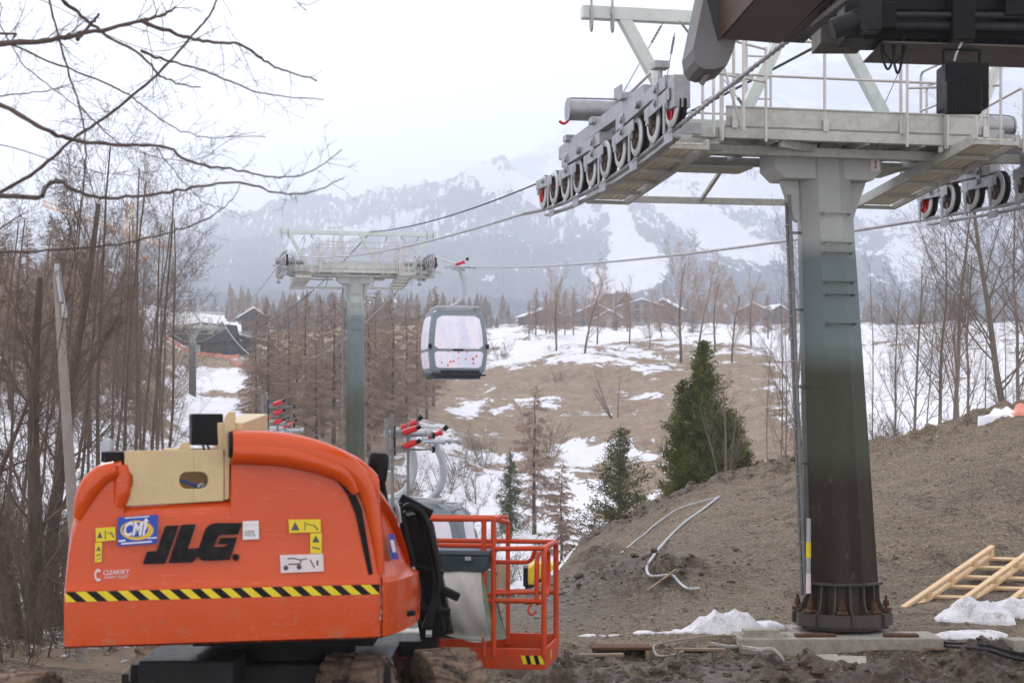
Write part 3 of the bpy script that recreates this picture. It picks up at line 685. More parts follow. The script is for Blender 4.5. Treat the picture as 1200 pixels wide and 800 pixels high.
    for i in range(q):
        f=i/q; h=H-.65-(H-1.2)*f; u=ul+(lx-.02)*f; m.cyl((u,-.07,h),(u,.05,h),.012,6)
    for i in range(5):
        f=(i+.4)/5; h=H-.65-(H-1.2)*f; u=ul+(lx-.02)*f; m.b2((u,-.03,h),(u+.2,.03,h+.03))
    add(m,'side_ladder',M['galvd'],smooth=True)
    if near:
        m=MB(); m.cyl((lx-.535,ly-.2,.75),(lx-.53,ly-.2,1.45),.03,8,mi=0); m.cyl((lx-.535,ly-.2,.95),(lx-.533,ly-.2,1.15),.033,8,mi=1); m.cyl((lx-.535,ly-.2,.5),(lx-.535,ly-.2,.75),.033,8,mi=2)
        add(m,'ladder_sleeve',[M['lightgrey'],M['yellow'],M['palelabel']],smooth=True)
    # weld handles on the column front
    for h in ((H-.80,H-1.17,H-1.30,H-1.67,H-1.83,H-2.20) if True else ()):
        m=MB(); f=1-h/H; r0=rt+(rb-rt)*f; y=-r0*.93+ly*f; x0=-.17+lx*f; x1=.20+lx*f
        m.tube(rail_path([(x0,y+.05,h-.02),(x0,y-.05,h),(x1,y-.05,h),(x1,y+.07,h-.02)],.03),.016,6); m.b2((x0-.03,y-.0,h-.025),(x0+.03,y+.03,h+.025))
        add(m,'column_handle',colmat,smooth=True)
    # number plate
    m=MB(); m.b2((.545,-.283,H-.245),(.665,-.273,H-.085)); s=.0
    pl=add(m,'number_plate',M['white'])
    m=MB(); zc=H-.165
    m.prism([(.592,-.2865,zc+.030),(.606,-.2865,zc+.052),(.620,-.2865,zc+.052),(.620,-.2865,zc-.030),(.633,-.2865,zc-.030),(.633,-.2865,zc-.043),(.590,-.2865,zc-.043),(.590,-.2865,zc-.030),(.603,-.2865,zc-.030),(.603,-.2865,zc+.026)],(0,.002,0))
    m.b2((.572,-.2865,zc-.062),(.646,-.2845,zc-.056)); m.build('numeral',M['red'],pl,local=True)
    # sheave batteries
    for s,g in ((-1,gauge[0]),(1,gauge[1])):
        bat=MB(); n=10; v0,v1=-3.4,2.6
        if not near: n=8; v0,v1=-1.9,1.9
        if near and s>0: n=8; v0=-2.6; v1=2.35
        def rz(v): return rope_h(v,s)
        cs=[]
        for i in range(n):
            v=v0+(v1-v0)*i/(n-1); up=.235 if hold else -.235; cs.append(Vector((g,v,rz(v)+up)))
        sg=1 if hold else -1
        for i in range(0,n-1,2):       # rocker arms of the wheel pairs
            a,b=cs[i],cs[i+1]; d=(b-a).normalized()
            for du in (-.105,.105):
                bat.beam(a+Vector((du,0,.10*sg))-d*.12,b+Vector((du,0,.10*sg))+d*.12,.02,.13)
                for q in (a,b): bat.b2(q+Vector((du-.015,-.05,-.04)),q+Vector((du+.015,.05,.14*sg)))
            bat.cyl((a+b)/2+Vector((-.15,0,.12*sg)),(a+b)/2+Vector((.15,0,.12*sg)),.035,10)
        for i in range(0,n-3,4):
            a=(cs[i]+cs[i+1])/2; b=(cs[i+2]+cs[i+3])/2; d=(b-a).normalized()
            bat.beam(a+Vector((-.03,0,.27*sg))-d*.3,b+Vector((-.03,0,.27*sg))+d*.3,.16,.15)
            bat.cyl((a+b)/2+Vector((-.16,0,.27*sg)),(a+b)/2+Vector((.16,0,.27*sg)),.05,12)
            for q in (a,b):
                bat.b2(q+Vector((-.125,-.06,.08*sg)),q+Vector((-.095,.06,.33*sg))); bat.cyl(q+Vector((-.15,0,.26*sg)),q+Vector((-.12,0,.26*sg)),.04,10)
                bat.cyl(q+Vector((-.03,.12,.3*sg)),q+Vector((-.03,.12,.52*sg)),.028,8); bat.box(q+Vector((-.03,.12,.55*sg)),(.17,.17,.08))
        a=(cs[1]+cs[2])/2; b=(cs[-3]+cs[-2])/2
        bat.beam(a+Vector((0,0,.42*sg)),b+Vector((0,0,.42*sg)),.12,.17)
        # rope catcher below the rope
        lo=[Vector((g+.02,cs[i].y,rz(cs[i].y)-.085*sg)) for i in range(n)]
        for a,b in zip(lo,lo[1:]): bat.beam(a,b,.09,.03)
        for q in lo[::2]: bat.b2(q+Vector((-.10,-.12,-.07)),q+Vector((-.085,.16,.03)))
        if near:
            for q in cs[:: (2 if s<0 else 1)]:
                bat.b2(q+Vector((-.135,-.03,-.30)),q+Vector((-.115,.03,.02)))
            if s>0: bat.b2((g-.13,v0,rz(0)-.10),(g-.115,v0+.01,rz(0)))
        if near:
            bat.box((g-.0,v0-.12,cs[0].z+.12),(.18,.22,.34))
        par=add(bat,'sheave_battery',M['galv'],bevel=.006)
        for i,c in enumerate(cs):
            wh=MB()
            wh.lathe([(.155,-.055),(.215,-.055),(.228,-.045),(.228,-.03)],c,(1,0,0),28,0)
            wh.lathe([(.228,-.03),(.235,-.028),(.235,-.01),(.207,-.006),(.207,.010),(.235,.014),(.235,.05),(.222,.058),(.155,.058)],c,(1,0,0),28,1)
            wh.lathe([(.155,-.055),(.150,-.02),(.05,-.015),(.05,-.07),(.0,-.07)],c,(1,0,0),24,2 if i not in (0,n-1) else 3)
            wh.lathe([(.155,.058),(.150,.02),(.05,.015),(.05,.07),(.0,.07)],c,(1,0,0),24,2)
            if near:
                for j in range(5):
                    an=2*math.pi*j/5+i; dd=Vector((0,math.cos(an),math.sin(an))); wh.beam(c+dd*.04+Vector((-.03,0,0)),c+dd*.155+Vector((-.03,0,0)),.02,.03,mi=2 if i not in (0,n-1) else 3)
            wh.build('sheave_wheel',[M['wheelrim'],M['rubber'],M['hub'],M['red']],par,local=True,smooth=True)

# near pylon
r1=thing('cableway_pylon','nearest cableway pylon, green to brown steel column with number plate on its head','pylon',(T1.x,T1.y,-2.72),TH)
H1=3.41+2.72
RV=[-9,-6.5,-3.4,-2.6,-1.3,0,1.3,2.6,4]; RZL=[3.42,3.28,3.06,2.99,2.91,2.875,2.88,2.93,3.03]
def rope1(v,s):
    if s<0: return float(np.interp(v,RV,RZL))+2.72
    return float(np.interp(v,[-9,-3,0,2.6,6],[3.0,2.84,2.82,2.91,3.12]))+2.72
pylon(r1,H1,True,rope1,M['col1'],lean=(.245,-.05))
# middle pylon
T2=Vector((-6.28,68.4,-4.4)); H2=5.75-T2.z
r2=thing('cableway_pylon','middle cableway pylon rising behind the orange boom lift, left of the flying gondola','pylon',T2,TH)
def rope2(v,s): return 6.43-T2.z-.030*v*v-.02*v
pylon(r2,H2,False,rope2,M['col2'],rb=.415,rt=.345,gauge=(-2.9,2.9),hold=False)
r3=copy_tree(r2); T3=Vector((-32.2,172,9.0-H2)); r3.location=T3; r3.rotation_euler.z=TH+R(2)
tag(r3,'distant small cableway pylon on the snowy slope below the dark hill station','pylon','cableway pylons'); r1['group']='cableway pylons'; r2['group']='cableway pylons'

# concrete footing
m=MB(); m.b2((-1.42,-.88,-.36),(1.12,-.16,0)); m.b2((-.60,-.16,-.3),(.66,.62,-.004)); 
ft=thing('concrete_footing','rough concrete footing slab under the nearest pylon','footing',(4.22,22.0,-2.72),.015)
m.build('slab',M['concrete'],ft,local=True,bevel=.02)
for (x,y,s,rz_) in ((-.45,-.70,(.5,.14,.035),.05),(.62,-.72,(.42,.16,.03),-.06)):
    m=MB(); m.box((x,y,.02),s,rz_); m.build('rusty_plate',M['rust'],ft,local=True,bevel=.004)

# ---------------------------------------------------------------- ropes
def span(a,b,sag,n=24):
    a=Vector(a);b=Vector(b); return [a.lerp(b,i/n)-Vector((0,0,sag*4*(i/n)*(1-i/n))) for i in range(n+1)]
def T2w(u,v,h): return T2+UX*u+VX*v+Vector((0,0,h))
T3r=Matrix.Rotation(TH+R(2),3,'Z')
def T3w(u,v,h): return T3+T3r@Vector((u,v,h))
pl=[W1(-3.05,v,z) for v,z in zip(RV,RZL)]
pl=catmull(pl,4)[:-1]+span(W1(-3.05,4,3.03),T2w(-2.9,-1.9,rope2(-1.9,-1)),.35,30)+[T2w(-2.9,v,rope2(v,-1)) for v in (-1,0,1)]+span(T2w(-2.9,1.9,rope2(1.9,-1)),T3w(-2.9,-1.9,rope2(-1.9,0)),2.6,30)
m=MB(); m.tube(pl,.020,8)
q=[p for p in catmull([W1(-3.05,v,z) for v,z in zip(RV,RZL)],24)]
for k in range(6):
    hp=[]; L=0
    for i,p in enumerate(q):
        if i: L+=(q[i]-q[i-1]).length
        d=(q[min(i+1,len(q)-1)]-q[max(i-1,0)]); s_,u_=frame_of(d); a=L/.30*2*math.pi+k*math.pi/3
        hp.append(p+(s_*math.cos(a)+u_*math.sin(a))*.017)
    m.tube(hp,.0125,6)
ro=m.build('haul_rope',M['rope'],smooth=True); tag(ro,'thick twisted steel rope running from the dark station roof through the left sheaves','rope',group='cableway ropes')
m=MB(); GZ=5.45
pr_=[W1(2.6,v,rope1(v,1)-2.72) for v in (-9,-6,-3,-1,0,1,2.6)]+span(W1(2.6,2.6,2.91),W1(2.6,39.6,GZ),.25,26)[1:]+span(W1(2.6,39.6,GZ),T2w(2.9,-1.9,rope2(-1.9,1)),.02,5)[1:]+[T2w(2.9,v,rope2(v,1)) for v in (-1,0,1)]+span(T2w(2.9,1.9,rope2(1.9,1)),T3w(2.9,-1.9,rope2(-1.9,0)),4.2,30)
m.tube(pr_,.028,8); ro=m.build('haul_rope',M['rope'],smooth=True); tag(ro,'steel rope carrying the flying gondola to the right sheaves of the nearest pylon','rope',group='cableway ropes')
m=MB(); m.tube(span(W1(.0,0,5.0)+Vector((.35,0,.02)),T2w(.6,0,H2+1.72),.55,40)+span(T2w(.62,0,H2+1.72),T3w(0,0,H2+1.72),3.0,30),.020,6)
ro=m.build('signal_cable',M['cable'],smooth=True); tag(ro,'thin black signal cable strung between the upper gantry beams of the pylons','cable')

# ================================================================ gondola
t=NT('printed film'); g=t.obj(); vo=t.n.new('ShaderNodeTexVoronoi'); vo.inputs['Scale'].default_value=5.6; t.link(t.obj((1,1,1)),vo.inputs['Vector'])
nn=t.noise(11,4,.7,g); f=t.math('ADD',vo.outputs['Distance'],t.math('MULTIPLY',nn,.8)); f=t.math('ADD',f,t.math('MULTIPLY',t.noise(2.2,2,.5,t.obj((2,2,.7))),.25)); spot=t.ramp(f,[(.74,1.0),(.79,0.0)])
sx=t.n.new('ShaderNodeSeparateXYZ'); t.link(g,sx.inputs[0])
lowm=t.ramp(t.math('DIVIDE',sx.outputs[2],3.0),[(.27,.95),(.33,.15)])
blu=t.ramp(t.noise(2.6,2,.5,t.obj((1,1,.3))),[(.42,(.80,.76,.82)),(.62,(.66,.68,.80))])
t.set(Base_Color=t.mix(t.math('MULTIPLY',spot,lowm),blu,(.70,.06,.05)),Roughness=.35); t.bump(t.noise(6,3,.5,g),.25,.02); M['print']=t.m
HWs=[(0,.84),(.06,.95),(.3,1.0),(.7,1.055),(1.05,1.06),(1.5,1.03),(1.95,.965),(2.2,.90),(2.32,.81),(2.36,.55)]
def hw(h): return float(np.interp(h,[a for a,b in HWs],[b for a,b in HWs]))
def rrect(a,b,z,r,k=5):
    out=[]
    for cx_,cy_,s0 in ((a-r,b-r,0),(-a+r,b-r,1),(-a+r,-b+r,2),(a-r,-b+r,3)):
        for i in range(k+1):
            an=(s0+i/k)*math.pi/2; out.append((cx_+r*math.cos(an),cy_+r*math.sin(an),z))
    return out
def make_gondola():
    root=thing('gondola','gondola cabin','gondola')
    m=MB(); hs=list(np.linspace(0,2.2,16))+[2.28,2.34,2.36]; vs=[];n=24
    for h in hs:
        a=hw(h); vs+=rrect(a,a*.95,h,min(.16,a*.3))
    fs=[(i*n+j,i*n+(j+1)%n,(i+1)*n+(j+1)%n,(i+1)*n+j) for i in range(len(hs)-1) for j in range(n)]+[tuple(range(n-1,-1,-1)),tuple((len(hs)-1)*n+j for j in range(n))]
    m.add(vs,fs); m.build('cabin_shell',M['cabgrey'],root,local=True,smooth=True)
    def panel(face,h0,h1,e,name,mat,off=.012,e0=-1,r=.12):
        p=MB(); K=12; J=8; vs=[];fs=[]
        for i in range(K+1):
            h=h0+(h1-h0)*i/K; a=hw(h); w_=a-.19
            dd=min(h-h0,h1-h); cut=r*(1-math.sqrt(max(0,1-((r-dd)/r)**2))) if dd<r else 0
            w_=(w_-cut)
            for side,ofs in ((0,off),(1,-.01)):
                for j in range(J+1):
                    q=(-1+2*j/J)*w_
                    bb=a*.95 if face in 'fb' else a
                    pos={'f':(q,-(bb+ofs),h),'b':(q,bb+ofs,h),'l':(-(bb+ofs),q*.95,h),'r':(bb+ofs,q*.95,h)}[face]; vs.append(pos)
        W_=2*(J+1)
        for i in range(K):
            for j in range(J):
                fs.append((i*W_+j,i*W_+j+1,(i+1)*W_+j+1,(i+1)*W_+j))
            for j,jj in ((0,J+1),(J,2*J+1)): fs.append((i*W_+j,(i+1)*W_+j,(i+1)*W_+jj,i*W_+jj))
        for i in (0,K):
            for j in range(J): fs.append((i*W_+j,i*W_+j+1,i*W_+J+2+j,i*W_+J+1+j))
        p.add(vs,fs); return p.build(name,mat,root,local=True)
    for fc in 'fblr':
        panel(fc,.93,2.10,0,'window',M['print'],r=.16); panel(fc,.26,.84,0,'lower_panel',M['print'],r=.10)
    m=MB(); m.b2((-.86,-.92,-.12),(.80,.92,-.01)); m.b2((-.98,-.97,-.02),(.98,.97,.045)); m.build('floor_bumper',M['black'],root,local=True,bevel=.02)
    m=MB()
    for i in range(16): m.b2((-.62+i*.085,-.99,.10),(-.57+i*.085,-.94,.15))
    m.b2((-.64,-.945,.085),(.76,-.935,.165)); m.build('vent_grille',M['black'],root,local=True)
    m=MB(); m.b2((-.20,-1.05,.855),(.16,-1.0,.93)); m.build('door_handle',M['black'],root,local=True,bevel=.01)
    for s in (-1,1):
        m=MB(); m.b2((s*1.03-.05,-1.06,.93),(s*1.03+.05,-.90,1.10)); m.build('door_hinge',M['black'],root,local=True,bevel=.01)
    m=MB()
    for s in (-1,1):
        m.beam((s*.72,-.85,2.42),(s*.72,.85,2.42),.06,.09); m.beam((-.72,s*.75,2.42),(.72,s*.75,2.42),.06,.07); m.beam((s*.7,-.6,2.42),(0,0,2.5),.07,.07); m.beam((s*.75,s*.3,2.38),(s*.98,s*.3,2.2),.04,.05)
    m.b2((-.25,-.25,2.36),(.25,.25,2.52)); m.build('roof_frame',M['lightgrey'],root,local=True,bevel=.01)
    m=MB(); m.tube(catmull([(-.1,0,2.48),(.12,0,2.58),(.30,0,2.80),(.38,0,3.08),(.36,0,3.42),(.24,0,3.72),(.20,0,3.85)],6),[.082]*37,10)
    m.build('hanger_arm',M['lightgrey'],root,local=True,smooth=True)
    m=MB(); m.box((.20,0,3.87),(.14,1.0,.09)); m.cyl((-.12,.0,3.93),(.12,0,3.93),.06,8); 
    for v in (-.5,.5): m.cyl((.0,v,3.87),(.42,v,3.87),.035,8); m.cyl((.42,v,3.87),(.50,v,3.87),.07,10)
    m.cyl((-.25,0,3.89),(.72,0,3.89),.030,8); m.cyl((.72,0,3.89),(.80,0,3.89),.07,10); m.cyl((-.30,0,3.89),(-.25,0,3.89),.06,10)
    m.build('grip_frame',M['lightgrey'],root,local=True,smooth=True)
    m=MB(); m.cyl((.06,-.05,3.98),(.32,-.12,4.07),.055,10); m.cyl((.32,-.12,4.07),(.37,-.13,4.09),.07,10);  m.build('grip_spring',M['red'],root,local=True,smooth=True)
    m=MB(); m.cyl((.42,-.13,4.15),(.5,-.15,4.22),.055,8); m.build('grip_lever',M['black'],root,local=True)
    return root
gd=make_gondola(); gp=W1(2.6,39.6,GZ)
gd.rotation_euler.z=TH; gd.location=gp-UX*.0-Vector((0,0,3.93))+UX*-.36
tag(gd,'grey gondola cabin with film covered windows hanging from the rope in the air','gondola',None,None); gd['group']='gondola cabins'
for (px,Y,rz_,lab) in ((466,36.5,.5,'parked gondola cabin behind the lift, left one of the two beside the platform'),(500,39,-.1,'gondola cabin parked on the ground wrapped in film just left of the shingled turret'),
                       (330,57,.6,'parked gondola with red grip showing right beside the hill snow above the orange hood'),(312,61,1.5,'parked gondola with red grip farthest left, just above the orange hood')):
    c=copy_tree(gd); X=(px-CX)*Y/F; c.location=(X,Y,gz(X,Y)-.02+.12); c.rotation_euler.z=rz_; c['label']=lab
    if px==468:
        # extra upright rods and cross bars of stored ski racks
        for ch in c.children: pass
# stacked grips stored on a steel post (red springs seen above the hood)
for (px,py,Y,n,lab) in ((474,516,34.5,2,'rack of spare cable grips with red springs beside the curved hanger arms'),(322,480,52,3,'rack of spare cable grips with red springs above the orange hood')):
    X=(px-CX)*Y/F; z0=gz(X,Y); rr=thing('grip_rack',lab,'grip rack',(X,Y,z0),.3,'grip racks')
    top=(HY-py)*Y/F-z0
    m=MB(); m.cyl((-.25,0,0),(-.25,0,top+.55),.035,8); m.cyl((.1,.1,0),(.1,.1,top+.35),.03,8); m.cyl((-.36,-.1,top-.6),(-.40,-.1,top+.45),.045,8)
    for i in range(n): m.cyl((-.35,0,top-.28*i+.1),(.55,-.1,top-.28*i+.1),.022,6); m.box((-.05,-.05,top-.28*i+.12),(.3,.12,.12))
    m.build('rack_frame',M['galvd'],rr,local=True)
    for i in range(n):
        m=MB(); h=top-.28*i; m.cyl((-.05,-.1,h+.16),(.20,-.2,h+.25),.065,10); m.build('grip_spring',M['red'],rr,local=True,smooth=True)
        m=MB(); m.cyl((.20,-.2,h+.25),(.28,-.22,h+.29),.045,8); m.build('grip_lever',M['black'],rr,local=True); m=MB(); m.cyl((.55,-.1,h+.1),(.60,-.1,h+.1),.07,8); m.build('rod_cap',M['black'],rr,local=True); m=MB(); m.cyl((-.2,.05,h-.02),(-.2,.05,h+.3),.03,6); m.build('grip_pin',M['black'],rr,local=True)

# ================================================================ boom lift
A_=P(75,700,11.3); B_=P(447,700,11.83)
ha=Vector((B_.x-A_.x,B_.y-A_.y,0)).normalized(); hn=Vector((-ha.y,ha.x,0))
def HP(px,py,off=0.0):        # point on the rear plate of the lift seen at (px,py); off = metres towards the camera side
    a=A_-hn*off; s=(px-CX)/F; Y=(a.x*hn.x+a.y*hn.y)/(s*hn.x+hn.y); return P(px,py,Y)
def HX(px,z,off=0.0):
    a=A_-hn*off; s=(px-CX)/F; Y=(a.x*hn.x+a.y*hn.y)/(s*hn.x+hn.y); return Vector((s*Y,Y,z))
lc=HX(300,0,-1.2); lift=thing('boom_lift','orange boom lift with black lettering and hazard stripe, parked in the foreground','boom lift',(lc.x,lc.y,-2.78))
def LB(m,n,mat,par=lift,**k): return m.build(n,mat,par,**k)
# counterweight hood: columns across, rows up the face and over the top
ctop=[(75,702),(77,680),(80,650),(84,620),(89,600),(95,580),(103,566),(114,553),(128,544),(143,540),(145.5,591.5),(180,589),(220,587),(262,585),(270,585),(272,518),(285,507),(300,506),(330,508),(360,513),(385,520),(405,527),(425,537),(440,550),(447,558)]
wrapc=[(453,568,11.90,0),(460,577,12.0,0),(467,589,12.12,0),(474,606,12.28,0),(480,628,12.45,0),(485,655,12.68,0),(488,690,12.95,0)]
px_list=sorted(set([p[0] for p in ctop]+list(np.arange(80,447,6.0))))
colsH=[]
zb=-1.5255; zl=-1.125
for px in px_list:
    py=float(np.interp(px,[p[0] for p in ctop],[p[1] for p in ctop])); p=HX(px,0); Y=p.y
    colsH.append((p.x,Y,(HY-py)*Y/F,px))
for px,py,Y,_ in wrapc: colsH.append(((px-CX)*Y/F,Y,(HY-py)*Y/F,px))
K=[]; 
for i,(x,y,zt,px) in enumerate(colsH):
    a=colsH[max(i-1,0)]; b=colsH[min(i+1,len(colsH)-1)]; tx=Vector((b[0]-a[0],b[1]-a[1],0)).normalized(); nn_=Vector((-tx.y,tx.x,0))
    if px<447: nn_=hn
    wr=px>447
    o=Vector((x,y,0)); rows=[]
    def pt(z,ins): q=o+nn_*ins; return (q.x,q.y,z)
    zl_=min(zl,zt-.01); zs=min(-1.135,zt-.02)
    zbb=zb+ (0.0 if not wr else -.0)
    rows+=[pt(zbb+.03,.9),pt(zbb+.0,.05),pt(zbb+.0,.02),pt(zbb+.02,-.028),pt(min(-1.3,zs),-.032),pt(zs,-.034),pt(min(zs+.006,zt-.015),-.028)]
    up=max(zt-zl_,.01)
    inset=.0 
    rows+=[pt(zl_+min(.03,up*.1),0)]
    for f in (.3,.55,.8): rows.append(pt(zl_+up*f,.0+(.03*f if not wr else .10*f)))
    r=min(.09,up*.2)
    rows+=[pt(zt-r,.03),pt(zt-r*.35,.03+r*.3),pt(zt,.03+r),pt(zt+.01,.6),pt(zt-.05,1.5 if not wr else .7)]
    K.append(rows)
m=MB(); nr=len(K[0]); vs=[p for r_ in K for p in r_]; fs=[]
for i in range(len(K)-1):
    for j in range(nr-1): fs.append((i*nr+j,(i+1)*nr+j,(i+1)*nr+j+1,i*nr+j+1))
    fs.append((i*nr+nr-1,(i+1)*nr+nr-1,(i+1)*nr,i*nr))
fs.append(tuple(range(nr))); fs.append(tuple((len(K)-1)*nr+j for j in range(nr-1,-1,-1)))
m.add(vs,fs); hood=LB(m,'counterweight_hood',M['orange'],smooth=True)
# rolled lips over the two humps
def lip(pts,rs,name,off=.0):
    p=catmull([HP(a,b,off-.02) for a,b in pts],6); r=list(np.interp(np.linspace(0,1,len(p)),np.linspace(0,1,len(rs)),rs)); m=MB(); m.tube(p,r,14); return LB(m,name,M['orange'],smooth=True)
lip([(272,521),(300,521),(330,523),(360,529),(388,538),(408,549),(424,566),(434,590),(441,625),(446,672)],[.10,.10,.10,.10,.095,.085,.07,.055,.045,.03],'hood_lip')
lip([(272,529),(300,530),(330,532),(360,538),(388,547),(405,558),(417,577)],[.085,.085,.085,.08,.075,.06,.03],'hood_lip',.03)
lip([(136,550),(120,556),(106,570),(97,588),(91,608)],[.06,.07,.075,.06,.03],'hood_lip',-.02)
lip([(141,545),(143,560),(142,578),(138,594)],[.05,.065,.065,.05],'hood_lip',-.04)
if 0: lip([(76,689),(150,687.5),(250,685),(350,682.5),(447,680)],[.018]*3,'ledge_bead',.012)
m=MB(); m.lathe([(0,0),(.085,0),(.095,.02),(.08,.06)],HP(268,521,-.02),(1,.25,0),14); LB(m,'hood_end_cap',M['black'],smooth=True); m=MB(); m.box(HP(139,537,-.3),(.13,.3,.10)); LB(m,'hood_end_cap',M['black'],bevel=.01)
def decal(pts,off,mat,name='sticker',par=hood,th=.002):
    q=[HP(a,b,off) for a,b in pts]; m=MB(); m.prism(q,hn*th); return LB(m,name,mat,par,fix=True)
# vertical black gap of the side door
decal([(384,553),(402,560),(414,573),(424,596),(437,672),(432,673),(417,602),(408,580),(398,566),(384,556)],.004,M['black'],'door_gap',th=.01)
# hazard stripe
m=MB(); z0,z1=-1.212,-1.146; pitch=.136; L=(B_-A_); L=Vector((L.x,L.y,0)).length
def SP(s_,z): q=Vector((A_.x,A_.y,0))+ha*s_-hn*.036; return Vector((q.x,q.y,z))
s_=-.2; k=0
while s_<L+.1:
    a,b=s_,s_+pitch/2; sh=.075
    qs=[(a+sh,z0),(b+sh,z0),(b,z1),(a,z1)]
    qs=[(min(max(x,.006),L-.02),z) for x,z in qs]
    if max(x for x,z in qs)-min(x for x,z in qs)>.01: m.prism([SP(x,z) for x,z in qs],hn*.003,mi=k%2)
    s_+=pitch/2; k+=1
LB(m,'hazard_stripe',[M['yellow'],M['blackp']],hood)
m=MB(); m.prism([HP(447,676,.04),HP(448,676,.04),HP(448,747,.04),HP(447,747,.04)],hn*.06); LB(m,'seam',M['black'],hood)
# raised letters  (coordinates from the 8x view of the plate)
def LT(pts): return [(160+x/8,590+y/8) for x,y in pts]
for pts in ([(272,205),(395,200),(268,555),(60,560),(98,445),(188,440)],
            [(420,195),(555,190),(478,420),(585,412),(640,250),(665,212),(700,188),(740,178),(988,178),(948,285),(800,288),(775,292),(760,310),(725,392),(722,402),(805,402),(845,395),(855,372),(758,375),(790,318),(940,316),(868,522),(625,530),(600,520),(578,492),(568,490),(545,520),(520,545),(300,550)]):
    q=[HP(a,b,-.008) for a,b in LT(pts)]; m=MB(); m.prism(q,-hn*.03); LB(m,'raised_letter',M['blackp'],hood,bevel=.005)
m=MB(); c=HP(160+930/8,590+498/8,0); m.lathe([(0,.03),(.018,.03),(.022,.022),(.022,-.02)],c,-hn,16); LB(m,'raised_letter',M['blackp'],hood,smooth=True)
def bars(rects,off,mat,name='print',par=hood):
    m=MB()
    for r_ in rects:
        m.prism([HP(a,b,off) for a,b in r_],hn*.001)
    return LB(m,name,mat,par)
def word(txt,x0,y0,x1,y1,off,mat,shear=0,bold=0,name='lettering',par=hood,slope=0):
    """text laid on the rear plate in the box x0..x1 / y0..y1 (photo pixels)"""
    cu=bpy.data.curves.new('tmp','FONT'); cu.body=txt; cu.size=1; cu.shear=shear; cu.offset=bold; cu.resolution_u=2
    ob=bpy.data.objects.new('tmp',cu); C.objects.link(ob); dg=bpy.context.evaluated_depsgraph_get(); me=bpy.data.meshes.new_from_object(ob.evaluated_get(dg))
    vs=[v.co.copy() for v in me.vertices]; fs=[tuple(p.vertices) for p in me.polygons]
    bpy.data.objects.remove(ob); bpy.data.curves.remove(cu)
    xa=min(v.x for v in vs); xb=max(v.x for v in vs); ya=min(v.y for v in vs); yb=max(v.y for v in vs)
    m=MB(); out=[]
    for v in vs:
        f=(v.x-xa)/(xb-xa); g=(v.y-ya)/(yb-ya); out.append(HP(x0+(x1-x0)*f,y1+(y0-y1)*g+slope*f,off))
    m.add(out,fs); bpy.data.meshes.remove(me); return LB(m,name,mat,par,fix=False)
# round service sticker (blue with oval and three letters)
s1=decal([(139,606),(184,602.5),(185.5,603.5),(184.5,635),(183,636.5),(138.5,639.5),(137.5,638),(138,607)],.012,M['blue'])
ov=[(160.5+19.5*math.cos(a),621+11.5*math.sin(a)) for a in [2*math.pi*i/32 for i in range(32)]]
decal(ov,.0145,M['gold'],'oval',s1,.001)
ov=[(158.5+15.0*math.cos(a),620.3+8.6*math.sin(a)) for a in [2*math.pi*i/32 for i in range(32)]]
decal(ov,.0160,M['blue'],'oval',s1,.001)
word('CMI',145,611.5,172,628.5,.0185,M['white'],.25,.028,par=s1,slope=-1.5)
decal([(171,606),(174.6,610.8),(172.6,610.8),(171.5,620),(169.2,620),(170,611.2),(168,611.2)],.0195,M['white'],'arrow',s1,.001)
bars([[(146,606.2),(175,604),(175,605.2),(146,607.4)],[(142,636),(178,633.2),(178,634.9),(142,637.7)],[(138.5,632.5),(147,632),(147,634),(138.5,634.5)],[(173,629.5),(184,628.8),(184,630.2),(173,631)]],.0150,M['white'],'small_print',s1)
# yellow warning stickers
for pts,ink in (([(112,618.5),(135,617),(135.5,632.5),(112.5,634.5)],[[(114,630),(117,622),(120,630)],[(123,621),(124,621),(124,631),(123,631)],[(126,624),(131,623),(131,624),(126,625)],[(131,624),(134,629),(133,630),(130,625)]]),
                ([(111.5,635.5),(119.5,635),(119,658),(111,658.5)],[[(113,645),(115.5,639),(118,645)],[(113,650),(118,648),(118,649.5),(113,651.5)],[(113,655),(118,653),(118,654),(113,656)]]),
                ([(338,608.5),(375.5,608),(376,623),(339,624)],[[(341,621),(346,611),(351,621)],[(357,611),(358,611),(358,621),(357,621)],[(359,613),(369,615),(369,616),(359,614)],[(369,615),(373,620),(372,621),(368,616)]]),
                ([(363.5,624.5),(377,624),(377,648),(363.5,648)],[[(366,635),(370,627),(374.5,635)],[(366,640),(375,642),(375,643.5),(366,641.5)]]) ):
    s=decal(pts,.010,M['yellow'],'warning_sticker'); bars(ink,.0125,M['ink'],'pictogram',s)
    a=[HP(x,y,.0125) for x,y in pts]
s=decal([(328,650),(378.5,648.5),(379.5,669),(329,671)],.010,M['palelabel'],'diagram_label')
bars([[(337,653.5),(344,652.8),(344,654.2),(337,655)],[(344,653),(352,655),(360,653.6),(360,654.8),(352,656.2),(344,654.4)],[(338,660),(352,659.5),(352,661),(338,661.5)],[(364,655),(369,664),(368,665),(363,656)],[(371,656),(373,656),(373,662),(371,662)],[(352,656),(353.2,656),(352.5,660),(351.3,660)]]+
     [[(cx_+3*math.cos(a),cy_+3*math.sin(a)) for a in [2*math.pi*i/8 for i in range(8)]] for cx_,cy_ in ((335,665),(350.5,664))],.0125,M['ink'],'pictogram',s)
s=decal([(284.5,610.5),(303,609.5),(303.5,631),(284.5,632)],.012,M['white'],'capacity_sticker'); word('105%',287,621,299,628,.0145,M['ink'],0,.0,par=s)
bars([[(287,613),(291,613),(291,616),(287,616)],[(294,613),(300,612.8),(300,615.5),(294,615.8)]],.0145,M['palelabel'],'pictogram',s)
